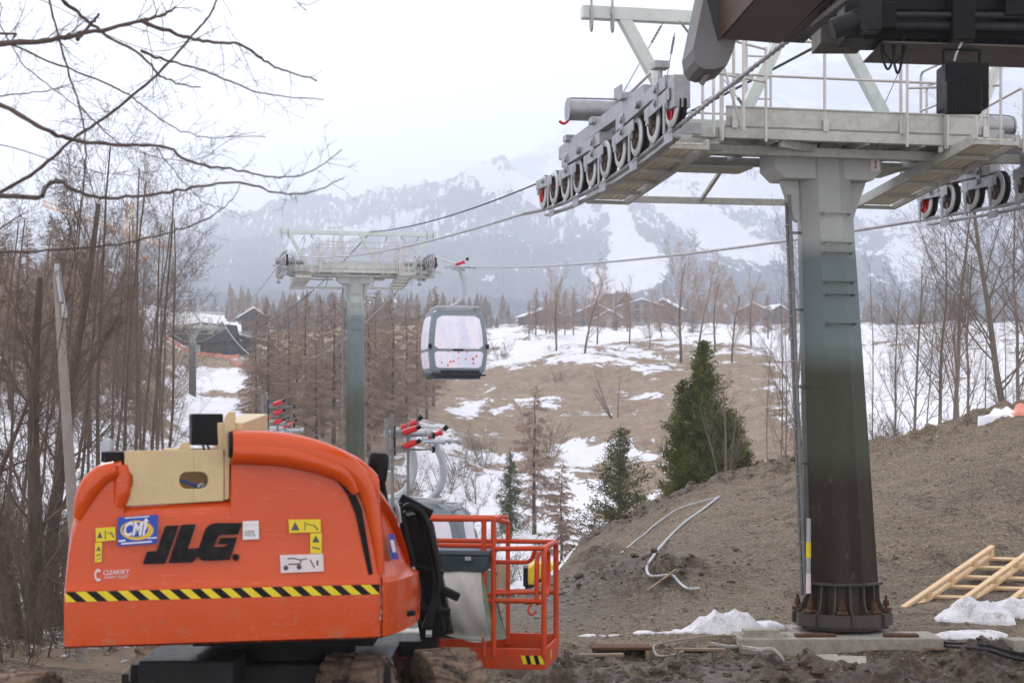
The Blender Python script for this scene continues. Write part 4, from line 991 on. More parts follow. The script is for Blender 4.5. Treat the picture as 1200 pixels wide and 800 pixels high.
# fleet owner lettering
word('CLEARSKY',121,668,152,673.5,.010,M['palelabel'],.15,.012,slope=-1.8); word('SMART FLEET',122,674.8,151,678.2,.010,M['palelabel'],.15,.0,slope=-1.5)
hx=[(115+4.6*math.cos(a),673.5+8*math.sin(a)) for a in [math.pi/6+2*math.pi*i/6 for i in range(6)]]
ring=[]
for i in range(5):
    a=math.pi*.25+math.pi*1.5*i/5; b=math.pi*.25+math.pi*1.5*(i+1)/5
    ring.append([(115+4.7*math.cos(a),673.5+8*math.sin(a)),(115+4.7*math.cos(b),673.5+8*math.sin(b)),(115+2.6*math.cos(b),673.5+4.5*math.sin(b)),(115+2.6*math.cos(a),673.5+4.5*math.sin(a))])
bars(ring,.010,M['palelabel'],'emblem')
# stickers on the wrapped side cover, set on its own curve
def wrapP(px,py,off=.012):
    xs=[447]+[w_[0] for w_ in wrapc]; ys=[11.83]+[w_[2] for w_ in wrapc]; Y=float(np.interp(px,xs,ys))
    zt=(HY-float(np.interp(px,xs,[558]+[w_[1] for w_ in wrapc])))*Y/F; z=(HY-py)*Y/F; ins=.10*max(0,min(1,(z-zl)/(zt-zl))) 
    Y2=Y+ins*.55-off-.03; return P(px,py,Y2)
def wdecal(rects,mat,name,off,par=hood):
    m=MB()
    for r_ in rects: m.prism([wrapP(a,b,off) for a,b in r_],Vector((0,.002,0)))
    return LB(m,name,mat,par)
s=wdecal([[(455,625),(462,626),(467,655),(459,654.5)]],M['blue'],'sticker',.02); wdecal([[(457,632),(461.5,632.5),(464.5,647),(460,646.5)]],M['palelabel'],'sticker_print',.028,s)
wdecal([[(450+6*i,688+8*j+.5*i),(455+6*i,688.4+8*j+.5*i),(454.4+6*i,693.5+8*j+.5*i),(449.4+6*i,693+8*j+.5*i)] for i in range(3) for j in range(3)],M['palelabel'],'product_label',.022)
s=wdecal([[(448,687),(469,689),(467,710),(446,708)]],M['palelabel'],'product_label',.018); wdecal([[(450+6.4*i,689.5+6.3*j+.5*i),(455+6.4*i,690+6.3*j+.5*i),(454.5+6.4*i,694+6.3*j+.5*i),(449.5+6.4*i,693.6+6.3*j+.5*i)] for i in range(3) for j in range(3)],M['ink'],'product_lettering',.026,s)
wdecal([[(446,714),(461,712),(460,718),(446,720)],[(445,722),(455,721),(455,724),(445,726)]],M['palelabel'],'faded_lettering',.02)
m=MB(); m.box(wrapP(476,718,.03),(.12,.08,.04),.8); LB(m,'door_handle',M['black'],hood,bevel=.01)
# cream boom bracket with the oval opening
off=-.04
def strip(pts): return [HP(a,b,off) for a,b in pts]
ovl=[]; 
def ell(t0,t1,n=10):
    out=[]
    for i in range(n+1):
        a=t0+(t1-t0)*i/n; ca,sa=math.cos(a),math.sin(a)
        out.append((227+ (8.5 if ca>0 else -8.5)*(1 if abs(ca)>1e-6 else 0)+8.5*ca,562.5+9.8*sa))
    return out
bot=lambda x: 593-(x-145)*.055
m=MB()
top_=[(262,526),(146,528)]
m.prism(strip([(227,526.8)]+[(262,526)]+[(262,bot(262))]+[(227,bot(227))]+[(227,572.3)]+[(a,b) for a,b in ell(math.pi/2-.001,-math.pi/2+.001)]+[(227,552.7)]),hn*.03)
m.prism(strip([(227,552.7)]+[(a,b) for a,b in ell(-math.pi/2-.001,-3*math.pi/2+.001)]+[(227,572.3)]+[(227,bot(227)),(146,bot(146)),(146,577),(152,575),(156,566),(155,556),(150,553),(146,553),(146,528),(208,527),(227,526.8)]),hn*.03)
m.prism([HP(a,b,off-.035) for a,b in ((207,530),(212,519),(219,517),(223,520),(222,530))],hn*.03)
br=LB(m,'boom_bracket',M['cream'],bevel=.004)
m=MB(); 
m.prism([HP(263,490,-.05),HP(268,482,-.05),HP(276,482,-.05),HP(277,520,-.05),HP(269,545,-.05),HP(269,584,-.05),HP(263,586,-.05)],hn*.02)
a=HP(290,520,-.5); m.beam(HP(270,512,-.08),HP(300,500,-1.5),.18,.20); m.box(HP(240,530,-.35),(.55,.4,.06),.25); m.b2(HP(148,590,-.45),HP(262,530,-.43)); LB(m,'boom_base',M['cream'],bevel=.008)
m=MB(); m.box(HP(243,503,-.10)+hn*.12,(.215,.24,.215),math.atan2(ha.y,ha.x)); LB(m,'work_lamp_box',M['black'],bevel=.012)
m=MB(); m.tube(catmull([HP(238,521,-.05),HP(239,526,-.045),HP(241,531,-.06)],4),.007,6); m.tube(catmull([HP(243,521,-.05),HP(245,526,-.045),HP(246,531,-.06)],4),.007,6); LB(m,'lamp_cable',M['black'],smooth=True)
m=MB(); m.tube(catmull([HP(208,562,-.12),HP(222,566,-.16),HP(240,574,-.2)],5),.010,6); LB(m,'blue_hose',simple('blue hose',(.04,.16,.4),.4),smooth=True)
m=MB(); m.tube(catmull([HP(232,571,-.11),HP(236,567,-.11),HP(240,569,-.11)],4),.012,6); m.cyl(HP(238,572,-.12),HP(238,566,-.12),.018,8); LB(m,'hose_fitting',M['lightgrey'],smooth=True)
m=MB(); m.lathe([(0,.09),(.03,.085),(.04,.06),(.042,0)],HP(126,529,-.3),(0,0,1),14,0); m.lathe([(.042,0),(.045,-.07),(.0,-.07)],HP(126,529,-.3),(0,0,1),14,1); LB(m,'beacon',[M['lightgrey'],M['black']],smooth=True)
m=MB(); m.lathe([(0,.10),(.06,.095),(.075,.07),(.08,0),(.075,-.12),(0,-.12)],P(443,545,13.0),(.1,0,1),16); m.cyl(P(443,560,13),P(450,600,13.2),.05,8); LB(m,'lift_cylinder_end',M['black'],smooth=True)
# slewing ring, chassis
m=MB(); m.cyl((-1.75,13.1,-1.78),(-1.75,13.1,-1.56),.55,32); m.b2((-2.3,12.3,-1.64),(-1.0,13.8,-1.55)); LB(m,'slewing_ring',M['black'],smooth=True)
m=MB(); m.b2((-2.63,12.0,-2.30),(-1.96,12.9,-1.705)); m.b2((-2.8,12.5,-2.45),(-.9,15.2,-1.80)); m.b2((-3.3,12.2,-2.35),(-1.2,12.6,-2.15)); m.b2((-3.3,14.4,-2.35),(-1.2,14.8,-2.15)); LB(m,'chassis',M['dkgrey'],bevel=.02)
t=NT('muddy tyre'); g=t.geo(); n_=t.noise(7,8,.7,g); t.set(Base_Color=t.ramp(n_,[(.38,(.03,.026,.022)),(.47,(.17,.12,.08)),(.72,(.32,.235,.16))]),Roughness=.95); t.bump(t.noise(22,6,.7,g),.9,.03); M['mudtyre']=t.m
def tyre(c,yaw,r=.5,w_=.42):
    ax=Vector((math.cos(yaw),math.sin(yaw),0)); c=Vector(c); fw=Vector((-ax.y,ax.x,0))
    m=MB(); m.lathe([(.22,-w_*.45),(.30,-w_*.5),(r*.82,-w_*.52),(r*.93,-w_*.46),(r*.96,-w_*.3),(r*.965,0),(r*.96,w_*.3),(r*.93,w_*.46),(r*.82,w_*.52),(.30,w_*.5),(.22,w_*.45)],c,ax,48)
    N=22
    for i in range(N):
        for s in (-1,1):
            an=2*math.pi*(i+(.5 if s>0 else 0))/N
            def rp(al,x,rr): return c+ax*x+(fw*math.cos(al)+Vector((0,0,1))*math.sin(al))*rr
            da=.085; sk=.17
            p=[rp(an-da+sk,s*.01,r*.95),rp(an-da,s*w_*.52,r*.90),rp(an+da,s*w_*.52,r*.90),rp(an+da+sk,s*.01,r*.95),rp(an-da*.8+sk,s*.02,r*1.0),rp(an-da*.8,s*w_*.50,r*.985),rp(an+da*.8,s*w_*.50,r*.985),rp(an+da*.8+sk,s*.02,r*1.0)]
            m.hexa(p)
    tw=LB(m,'wheel',M['mudtyre'],bevel=.012)
    m=MB(); m.lathe([(0,-.12),(.12,-.13),(.20,-.18),(.24,-.19),(.24,.19),(.20,.18),(.12,.13),(0,.12)],c,ax,24); LB(m,'rim',M['dkgrey'],tw,smooth=True)
tyre((-1.145,12.55,-2.22),-.18); tyre((-.53,13.2,-2.27),.42); tyre((-3.48,12.05,-2.27),-.12); tyre((-2.95,14.8,-2.31),-.15)
# black articulated arm and hoses
m=MB(); m.beam(P(482,600,13.4),P(508,742,13.5),.20,.26,up=(0,1,0)); m.beam(P(500,612,13.8),P(524,742,13.6),.10,.22,up=(0,1,0)); m.beam(P(470,586,13.6),P(503,604,13.5),.11,.10,up=(0,1,0)); m.box(P(492,755,13.5),(.3,.5,.12)); m.beam(P(478,660,13.3),P(520,672,13.3),.06,.05); m.beam(P(482,712,13.2),P(528,716,13.2),.06,.05)
m.cyl(P(470,600,13.2),P(500,735,13.25),.035,10); m.beam(P(518,690,13.3),P(538,700,13.3),.12,.06)
LB(m,'lift_arm',M['black'],bevel=.012)
rnd=random.Random(5)
m=MB()
for i in range(7):
    o=rnd.uniform(-4,4); m.tube(catmull([P(464+o*.4,600+o,13.1),P(476+o,594-abs(o),13.15+.01*i),P(494+o,603,13.2+.02*i),P(506+o,640,13.2+.02*i),P(512+o*.7,690,13.2),P(500+o,735,13.1)],8),.014+.004*rnd.random(),6)
LB(m,'hydraulic_hose',M['black'],smooth=True)
for fn in (lambda m:m.tube(catmull([P(463,590,12.9),P(466,596,12.88),P(468,612,12.9)],5),.02,6),lambda m:m.cyl(P(484,664,13.0),P(487,676,13.0),.012,6),lambda m:m.box(P(484,728,13.0),(.06,.03,.10),.2),lambda m:m.box(P(488,686,13.05),(.03,.03,.09),.2),lambda m:m.cyl(P(499,742,13.1),P(506,742,13.1),.03,8)):
    m=MB(); fn(m); LB(m,'arm_fitting',M['lightgrey'])
# work platform
bo=Vector((.262,14.0,0)); ba=Vector((math.cos(R(-9)),math.sin(R(-9)),0)); bd=Vector((-ba.y,ba.x,0))
def BP(a,d,z): q=bo+ba*a+bd*d; return Vector((q.x,q.y,z))     # a: metres from the right end (negative to the left), d: depth
zt_,zf=-1.065,-2.06
m=MB(); r=.021
m.tube(rail_path([BP(0,0,zf+.1),BP(0,0,zt_),BP(0,.75,zt_+.0),BP(0,.75,zf+.1)],.10),r*1.15,10)
m.tube(rail_path([BP(-.06,0,-1.5),BP(-.06,0,-1.12),BP(-.06,.7,-1.12),BP(-.06,.7,-1.5),BP(-.06,.05,-1.52)],.12),r,10)
m.cyl(BP(0,0,zt_),BP(-.44,0,zt_-.01),r,10); m.cyl(BP(0,.75,zt_),BP(-1.2,.75,zt_),r,10)
m.cyl(BP(0,0,-1.50),BP(-1.0,0,-1.50),r,10); m.cyl(BP(0,.75,-1.5),BP(-1.2,.75,-1.5),r,10); m.cyl(BP(0,0,-1.42),BP(-.5,0,-1.45),r*.8,10)
for a,z1 in ((-.42,-.83),(-.50,-.83)): m.cyl(BP(a,0,zf+.1),BP(a,0,z1),r*1.1,10)
m.cyl(BP(-.42,.75,zf+.1),BP(-.42,.75,-.9),r,10)
m.tube(rail_path([BP(-1.6,0,-.84),BP(-.42,0,-.83),BP(-.42,.35,-.83)],.06),r*1.05,10); m.cyl(BP(-1.2,.0,-1.05),BP(-.42,0,-1.05),r,10); m.cyl(BP(-1.2,.75,-.86),BP(-.42,.75,-.86),r,10)
m.cyl(BP(-.42,0,-.83),BP(-.42,.75,-.9),r,10)
m.tube(rail_path([BP(-.42,.1,-1.19),BP(-.12,.1,-1.19),BP(-.08,.1,-1.06)],.08),r*.9,10)
m.tube(catmull([BP(-.10,0,-1.52),BP(-.13,-.01,-1.57),BP(-.10,-.02,-1.61),BP(-.06,-.01,-1.58)],4),.010,6)
pf=LB(m,'work_platform',M['orange_d'],smooth=True)
m=MB(); th=.012
m.hexa([BP(-1.55,-.01,zf),BP(.01,-.01,zf),BP(.01,th,zf),BP(-1.55,th,zf),BP(-1.55,-.01,zf+.17),BP(.01,-.01,zf+.17),BP(.01,th,zf+.17),BP(-1.55,th,zf+.17)])
m.hexa([BP(0,0,zf),BP(.015,0,zf),BP(.015,.78,zf),BP(0,.78,zf),BP(0,0,zf+.17),BP(.015,0,zf+.17),BP(.015,.78,zf+.17),BP(0,.78,zf+.17)])
m.hexa([BP(-1.55,.76,zf),BP(.01,.76,zf),BP(.01,.78,zf),BP(-1.55,.78,zf),BP(-1.55,.76,zf+.2),BP(.01,.76,zf+.2),BP(.01,.78,zf+.2),BP(-1.55,.78,zf+.2)])
LB(m,'toe_board',M['orange_d'],pf,bevel=.004)
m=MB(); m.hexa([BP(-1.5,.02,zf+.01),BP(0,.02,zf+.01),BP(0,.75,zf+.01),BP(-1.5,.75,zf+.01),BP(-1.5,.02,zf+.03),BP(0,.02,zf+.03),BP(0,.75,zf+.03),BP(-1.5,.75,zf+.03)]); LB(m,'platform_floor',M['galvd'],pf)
m=MB()
for i in range(5):
    a=-.19+.035*i; 
    if i<5: m.prism([BP(a+.02,-.0125,zf+.045),BP(a+.055,-.0125,zf+.045),BP(a+.035,-.0125,zf+.115),BP(a,-.0125,zf+.115)],bd*.002,mi=i%2)
LB(m,'hazard_sticker',[M['yellow'],M['blackp']],pf); m=MB(); m.prism([BP(.0165,.30,zf+.05),BP(.0165,.36,zf+.05),BP(.0165,.36,zf+.12),BP(.0165,.30,zf+.12)],ba*-.002,mi=0)
LB(m,'hazard_sticker',[M['yellow'],M['blackp']],pf)
for a in (-.62,-1.33):
    m=MB(); m.prism([BP(a,-.0125,zf+.04),BP(a+.055,-.0125,zf+.04),BP(a+.055,-.0125,zf+.13),BP(a,-.0125,zf+.13)],bd*.002,mi=0); m.prism([BP(a+.012,-.0145,zf+.085),BP(a+.043,-.0145,zf+.085),BP(a+.028,-.0145,zf+.12)],bd*.001,mi=1); m.prism([BP(a+.012,-.0145,zf+.055),BP(a+.043,-.0145,zf+.055),BP(a+.043,-.0145,zf+.07),BP(a+.012,-.0145,zf+.07)],bd*.001,mi=1)
    LB(m,'warning_sticker',[M['yellow'],M['ink']],pf)
m=MB(); m.hexa([BP(-.97,-.05,-1.26),BP(-.48,-.05,-1.26),BP(-.48,.3,-1.26),BP(-.97,.3,-1.26),BP(-.93,-.06,-1.13),BP(-.44,-.06,-1.13),BP(-.44,.31,-1.13),BP(-.93,.31,-1.13)]); m.hexa([BP(-.935,-.068,-1.128),BP(-.435,-.068,-1.128),BP(-.435,.32,-1.128),BP(-.935,.32,-1.128),BP(-.92,-.05,-1.09),BP(-.45,-.05,-1.09),BP(-.45,.3,-1.09),BP(-.92,.3,-1.09)])
LB(m,'control_box',M['toolbox'],pf,bevel=.012)
m=MB(); m.box(BP(-.62,-.075,-1.15),(.05,.02,.03)); m.cyl(BP(-.55,.1,-1.08),BP(-.55,.1,-1.05),.02,8); LB(m,'box_latch',M['lightgrey'],pf)
# canvas cover hanging under the box
t=NT('dirty canvas'); g=t.geo(); n_=t.noise(5,6,.65,g); sx=t.n.new('ShaderNodeSeparateXYZ'); t.link(g,sx.inputs[0])
c=t.ramp(n_,[(.3,(.42,.40,.36)),(.7,(.60,.58,.53))]); gm=t.ramp(t.math('ADD',sx.outputs[0],t.math('MULTIPLY',n_,.05)),[(0.0,0.0),(1.0,0.0)])
sd=t.math('ADD',t.math('MULTIPLY',t.math('ADD',sx.outputs[2],1.98),-9.0),1.2)
c=t.mix(t.math('MULTIPLY',t.math('MULTIPLY',sd,t.noise(9,5,.6,g),True),.8,True),c,(.30,.24,.17)); t.set(Base_Color=c,Roughness=.75); t.bump(t.noise(3,4,.5,t.geo((1,1,.8)),dist=.5),.3,.04); M['canvas']=t.m
M['canvasgreen']=simple('green canvas',(.20,.27,.19),.75,0,.15,5,dirt=(.14,.11,.07),dirt_amt=.4,bump=.2)
def cover():
    m=MB(); nU,nV=26,18
    def surf(i,j):
        f=i/nU; g_=j/nV; z=-1.255-.56*g_
        a=-1.02+.50*f+ (.03*g_ if f>.5 else -.0)+.05*g_*f; d=-.02-.10*math.sin(math.pi*min(1,g_*1.1))**.7+.008*math.sin(7*f+4*g_)+.006*math.sin(17*f-7*g_)
        return BP(a,d,z+.03*math.sin(6*f)*g_)
    vs=[surf(i,j) for i in range(nU+1) for j in range(nV+1)]; N=nV+1
    m.add(vs,[(i*N+j,(i+1)*N+j,(i+1)*N+j+1,i*N+j+1) for i in range(nU) for j in range(nV)])
    def side(i,j):
        f=i/10; g_=j/nV; p=surf(nU,j); return p+ba*(.085*math.sin(f*math.pi/2)*(.35+.65*g_))+bd*(.30*f)+Vector((0,0,-.02*f))
    vs=[side(i,j) for i in range(11) for j in range(nV+1)]
    m.add(vs,[(i*N+j,(i+1)*N+j,(i+1)*N+j+1,i*N+j+1) for i in range(10) for j in range(nV)],mi=1)
    p=[surf(0,0),surf(nU,0),side(10,0),surf(0,0)+bd*.3]; m.add(p,[(0,1,2,3)])
    p=[surf(0,nV),surf(nU,nV),side(10,nV),surf(0,nV)+bd*.3]; m.add(p,[(3,2,1,0)],mi=1)
    p=[surf(0,j) for j in (0,nV)]; m.add([p[0],p[1],p[1]+bd*.3,p[0]+bd*.3],[(0,1,2,3)])
    p=[side(10,0),side(10,nV),surf(0,nV)+bd*.3,surf(0,0)+bd*.3]; m.add(p,[(0,1,2,3)],mi=1)
    return LB(m,'canvas_cover',[M['canvas'],M['canvasgreen']],pf,smooth=True)
cover()
m=MB(); m.hexa([BP(-1.3,.1,-1.95),BP(-.95,.1,-1.95),BP(-.95,.4,-1.95),BP(-1.3,.4,-1.95),BP(-1.28,.1,-1.78),BP(-.97,.1,-1.78),BP(-.97,.4,-1.78),BP(-1.28,.4,-1.78)]); LB(m,'folded_canvas',M['canvas'],pf,bevel=.03)

# ================================================================ dark station roof, upper right
def PV(px,py,Y): return P(px,py,Y)
st=thing('station_roof','dark cladding roof end of the lift station jutting in above the nearest pylon','station roof',(6,12,3.2))
back=Vector((1.67,-7.8,1.25)); back2=Vector((1.9,-7.8,1.25))
A=P(846,46,14.6); B=P(915,52,14.6); Cc=P(942,51,14.9); D_=P(958,36,15.2)
m=MB(); up=Vector((0,0,1.6))
m.prism([A,B,B+up,A+Vector((-.06,0,1.6))],back); s_=st
m.build('soffit_box',[M['soffit']],s_,bevel=.01)
o=Vector((-.012,0,0)); m=MB(); m.prism([A+o,A+o+back,A+o+back+up,A+o+up+Vector((-.06,0,0))],Vector((-.01,0,0))); m.build('fascia_panel',M['copper'],s_)
m=MB(); m.prism([A+Vector((-.135,-.02,.42)),A+Vector((-.02,-.02,-.012)),A+Vector((.0,-.02,0)),A+Vector((-.02,-.02,1.5)),A+Vector((-.16,-.02,1.5))],Vector((-.02,.06,0))); m.build('edge_trim',M['dark'],s_)
for f in (.16,.42,.68):
    m=MB(); q0=A+back*f; q1=B+back*f; m.prism([q0+Vector((0,0,-.003)),q1+Vector((0,0,-.003)),q1+back*.004+Vector((0,0,-.003)),q0+back*.004+Vector((0,0,-.003))],(0,0,-.004)); m.build('panel_joint',M['dark'],s_)
m=MB(); m.prism([B+Vector((.01,0,.02)),Cc,D_,B+up],back2); m.build('shadow_gap_beam',M['black'],s_)
m=MB()
fp=[(818,-20),(799,73),(801,86),(806,94),(814,97),(826,96.5),(838,92),(845,76),(849,60),(852,30),(850,-20)]
m.prism([P(a,b,14.9) for a,b in fp],Vector((.07,-.28,.06))); m.build('entry_fin',M['fin'],s_)
m=MB(); m.cyl(P(822,99,14.75),P(853,45,14.75),.024,10); m.build('fin_strut',M['fin'],s_,smooth=True)
# cross structure
m=MB(); Y0=15.9
m.b2(P(1008,46,Y0),P(1330,36,Y0+.5)); m.b2(P(965,26,Y0+.6),P(1330,-40,Y0+1.4)); m.b2(P(1000,12,Y0),P(1330,-60,Y0+.3))
m.build('edge_beam',M['black'],s_,bevel=.01)
m=MB(); m.prism([P(1035,48,Y0-.1),P(1350,58,Y0-.1),P(1350,60,Y0-.1),P(1035,50,Y0-.1)],Vector((0,.9,0))); m.b2(P(962,50,Y0+.2),P(1004,42,Y0+.7)); m.build('brown_soffit',M['soffit'],s_)
m=MB(); m.cyl(P(1040,30,Y0-.15),P(1350,34,Y0-.15),.045,10); m.cyl(P(1040,18,Y0-.2),P(1350,20,Y0-.2),.03,10); m.build('grey_conduit',M['dkgrey'],s_,smooth=True)
for (a,b,c,d_) in ((990,-15,1003,56),(1012,2,1040,44),(1116,-10,1130,58),(1178,-10,1190,30)):
    m=MB(); m.b2(P(a,b,Y0-.25),P(c,d_,Y0+.15)); m.build('hanger_bracket',M['black'] if a!=990 else M['dkgrey'],s_,bevel=.015)
m=MB(); m.cyl(P(975,35,Y0-.3),P(1010,22,Y0-.3),.10,14); m.cyl(P(1004,10,Y0-.35),P(1014,40,Y0-.35),.05,10); m.box(P(1018,20,Y0-.3),(.2,.2,.28)); m.build('roller_unit',M['dkgrey'],s_,bevel=.01)
m=MB()
for a,b,dp in ((1033,1048,42),(1035,1060,30),(1046,1058,48)):
    m.tube(catmull([P(a,48,Y0),P(a+1,50+dp*.4,Y0),P((a+b)/2,50+dp*.75,Y0),P(b-1,50+dp*.4,Y0),P(b,46,Y0)],8),.012,6)
m.build('cable_loop',M['cable'],s_,smooth=True)
fl=thing('floodlight','black ribbed floodlight box hanging in a frame below the station roof','floodlight',P(1126,58,15.7))
m=MB(); m.b2(P(1108,73,15.6),P(1147,134,15.95)); 
for i in range(11): x=1110+i*3.6; m.b2(P(x,94,15.5),P(x+1.5,135,15.6))
m.build('lamp_body',M['black'],fl,bevel=.012)
m=MB(); 
for x in (1105,1148): m.cyl(P(x,58,15.7),P(x+(3 if x<1120 else 0),110,15.7),.014,6)
m.cyl(P(1105,58,15.7),P(1148,59,15.7),.014,6); m.build('lamp_frame',M['black'],fl)
m=MB(); m.tube(catmull([P(1118,72,15.7),P(1121,62,15.7),P(1127,50,15.7)],5),.012,6); m.build('lamp_cord',M['lightgrey'],fl)

# ================================================================ things on the ground
def hit(px,py,lo=14,hi=70,detail=True):
    Ys=np.linspace(lo,hi,1500); z=ground_z(np.full_like(Ys,float(px)),Ys,detail); ray=(HY-py)*Ys/F
    i=int(np.argmax(ray<z)); return Vector(((px-CX)*Ys[i]/F,Ys[i],float(z[i])))
def gtop(X,Y): return float(ground_z(np.array([CX+X*F/Y]),np.array([float(Y)]),True)[0])

def crumple(name,lab,c,sx_,sy_,h,seed,mat,rz=0,spike=1.0,group=None):
    N=72;K_=30; c=Vector(c)
    th=np.linspace(0,2*math.pi,N,endpoint=False)
    rad=1+.26*vnoise(np.cos(th)*2.2+seed,np.sin(th)*2.2,seed)+.16*vnoise(np.cos(th)*6+seed,np.sin(th)*6,seed+1)+.07*vnoise(np.cos(th)*15+seed,np.sin(th)*15,seed+2)
    f=(np.arange(K_+1)/K_)[:,None]; X=np.cos(th)[None]*f*rad[None]*sx_; Y=np.sin(th)[None]*f*rad[None]*sy_
    wx=X+.10*fbm(X/.3+seed,Y/.3,2,seed+9); wy=Y+.10*fbm(X/.3,Y/.3+seed,2,seed+8)
    rg=np.abs(vnoise(wx/.26+seed,wy/.34,seed)); rg2=np.abs(vnoise(wx/.13,wy/.11+seed,seed+3)); bl=fbm(X/.55+seed,Y/.55,2,seed+5)
    z=.85*h*(1-f**3)*(.55+.7*bl+.42*spike*(.5-rg)*1.3+.16*spike*(.4-rg2))
    A=X+c.x; B=Y+c.y; g=ground_z(CX+A*F/B,B,True)
    Z=np.maximum(g,c.z-.04)+np.maximum(z,0)+.012; Z[-1]=g[-1]-.02
    vs=[(A[0,0],B[0,0],Z[0].max())]+list(zip(A[1:].ravel(),B[1:].ravel(),Z[1:].ravel()))
    fs=[(0,1+i,1+(i+1)%N) for i in range(N)]
    for k in range(K_-1):
        for i in range(N): fs.append((1+k*N+i,1+(k+1)*N+i,1+(k+1)*N+(i+1)%N,1+k*N+(i+1)%N))
    m=MB(); m.v=[tuple(float(q) for q in v) for v in vs]; m.f=fs; m.m=[0]*len(fs)
    me_o=m.build(name,mat); 
    me_o.data.polygons.foreach_set('use_smooth',[True]*len(fs)); return tag(me_o,lab,'plastic sheet',group)
t=NT('muddy white sheet'); g=t.geo(); t.set(Base_Color=t.mix(t.ramp(t.noise(3.5,7,.7,g),[(.56,0.0),(.68,.75)]),(.76,.76,.78),(.30,.25,.20)),Roughness=.55); t.bump(t.noise(9,3,.6,g,dist=2.2),.8,.05); M['sheet']=t.m
c=hit(852,747); crumple('plastic_sheet','large crumpled white sheet lying in the mud just left of the pylon footing',c+Vector((0,.35,0)),.58,.32,.34,4,M['sheet'],group='white plastic sheets')
c=hit(897,737); crumple('plastic_sheet','smooth white sheet bundle touching the left edge of the green pylon foot',c+Vector((-.02,.35,0)),.34,.28,.20,9,M['sheet'],spike=.3,group='white plastic sheets')
c=hit(1142,728); crumple('plastic_sheet','crumpled white sheet draped beside the foot of the timber frame',c+Vector((.15,.25,0)),.58,.40,.42,14,M['sheet'],group='white plastic sheets')
c=hit(1192,722); crumple('plastic_sheet','white sheet piled at the right picture edge against the timber frame',c+Vector((.1,.3,0)),.45,.4,.36,23,M['sheet'],group='white plastic sheets')
c=hit(1130,745); crumple('plastic_sheet','flat long white sheet lying in front of the crumpled ones at the right',c,.55,.16,.14,31,M['sheet'],spike=.2,group='white plastic sheets')
for i,(x,y,a,b,lab) in enumerate(((688,745,.10,.06,'small flat scrap of white sheet in the mud, leftmost of the row'),(715,745,.13,.04,'long thin white scrap in the mud right of the leftmost one'),(757,741,.15,.09,'pointed white scrap in the mud in the middle of the row'),(783,742,.13,.05,'white scrap in the mud nearest to the large crumpled sheet'))):
    crumple('sheet_scrap',lab,hit(x,y),a,b*.8,.03,40+i,M['sheet'],group='scraps of white sheet')
# hoses
def lay(pts,lift=.04): 
    return [hit(a,b)+Vector((0,-.02,lift)) for a,b in pts]
def corrug(path,r,name,lab,cat,mat,amp=.22,per=.05,grp=None):
    p=catmull(path,14); L=0; rs=[]; out=[]
    # resample evenly
    seg=[(b-a).length for a,b in zip(p,p[1:])]; tot=sum(seg); n=int(tot/(per/2)); acc=0; j=0
    for i in range(n+1):
        d=tot*i/n
        while j<len(seg)-1 and acc+seg[j]<d: acc+=seg[j]; j+=1
        out.append(p[j].lerp(p[j+1],min(1,(d-acc)/max(seg[j],1e-6)))); rs.append(r*(1+(amp if i%2 else -amp)))
    m=MB(); m.tube(out,rs,8); return tag(m.build(name,mat,smooth=True),lab,cat,grp)
corrug(lay([(843,584),(822,600),(800,616),(780,636),(765,656),(758,668),(762,677),(778,677),(788,679),(797,687),(806,693),(819,693)]),.021,'corrugated_hose','grey corrugated hose curling in an S down the dirt mound','hose',M['hose'],per=.07)
corrug(lay([(841,585),(815,592),(792,600),(770,615),(755,628),(742,638),(728,650)]),.015,'corrugated_hose','thin grey hose half buried near the crest of the dirt mound','hose',M['hose'],per=.07)
m=MB(); a,b=lay([(758,696),(792,671)],.05); m.beam(a,b,.035,.025); tag(m.build('wooden_lath',M['oldwood'],bevel=.004),'thin wooden lath lying on the mound where the grey hose bends','lath')
m=MB(); m.tube(catmull(lay([(800,768),(785,776),(770,773),(766,764),(775,758),(800,754),(840,752),(880,750)],.05),6),.014,8); tag(m.build('ground_hose',simple('mud coloured hose',(.30,.25,.19),.6),smooth=True),'mud coloured hose looping over the ground left of the pylon footing','hose')
pth=catmull(lay([(834,759),(850,762),(870,763),(890,767),(905,772),(918,778)],.05),20); m=MB()
for k in range(3):
    hp=[];L=0
    for i,p in enumerate(pth):
        if i: L+=(pth[i]-pth[i-1]).length
        an=L/.12*2*math.pi+k*2.094; hp.append(p+Vector((0,math.cos(an),math.sin(an)))*.018)
    m.tube(hp,.013,6)
tag(m.build('twisted_rope',simple('pale twisted rope',(.42,.40,.36),.7),smooth=True),'pale twisted rope lying in the mud just left of the concrete footing','rope')
for i,(dy,lab) in enumerate(((0,'black cable snaking away to the right from the footing, upper of the two'),(5,'black cable snaking away to the right from the footing, lower of the two'))):
    m=MB(); m.tube(catmull(lay([(1045,748+dy),(1080,753+dy*.7),(1110,757+dy*1.2),(1150,763+dy),(1185,769+dy*1.4),(1230,779+dy)],.05),6),.020,8); tag(m.build('ground_cable',M['cable'],smooth=True),lab,'cable','black cables on the ground')
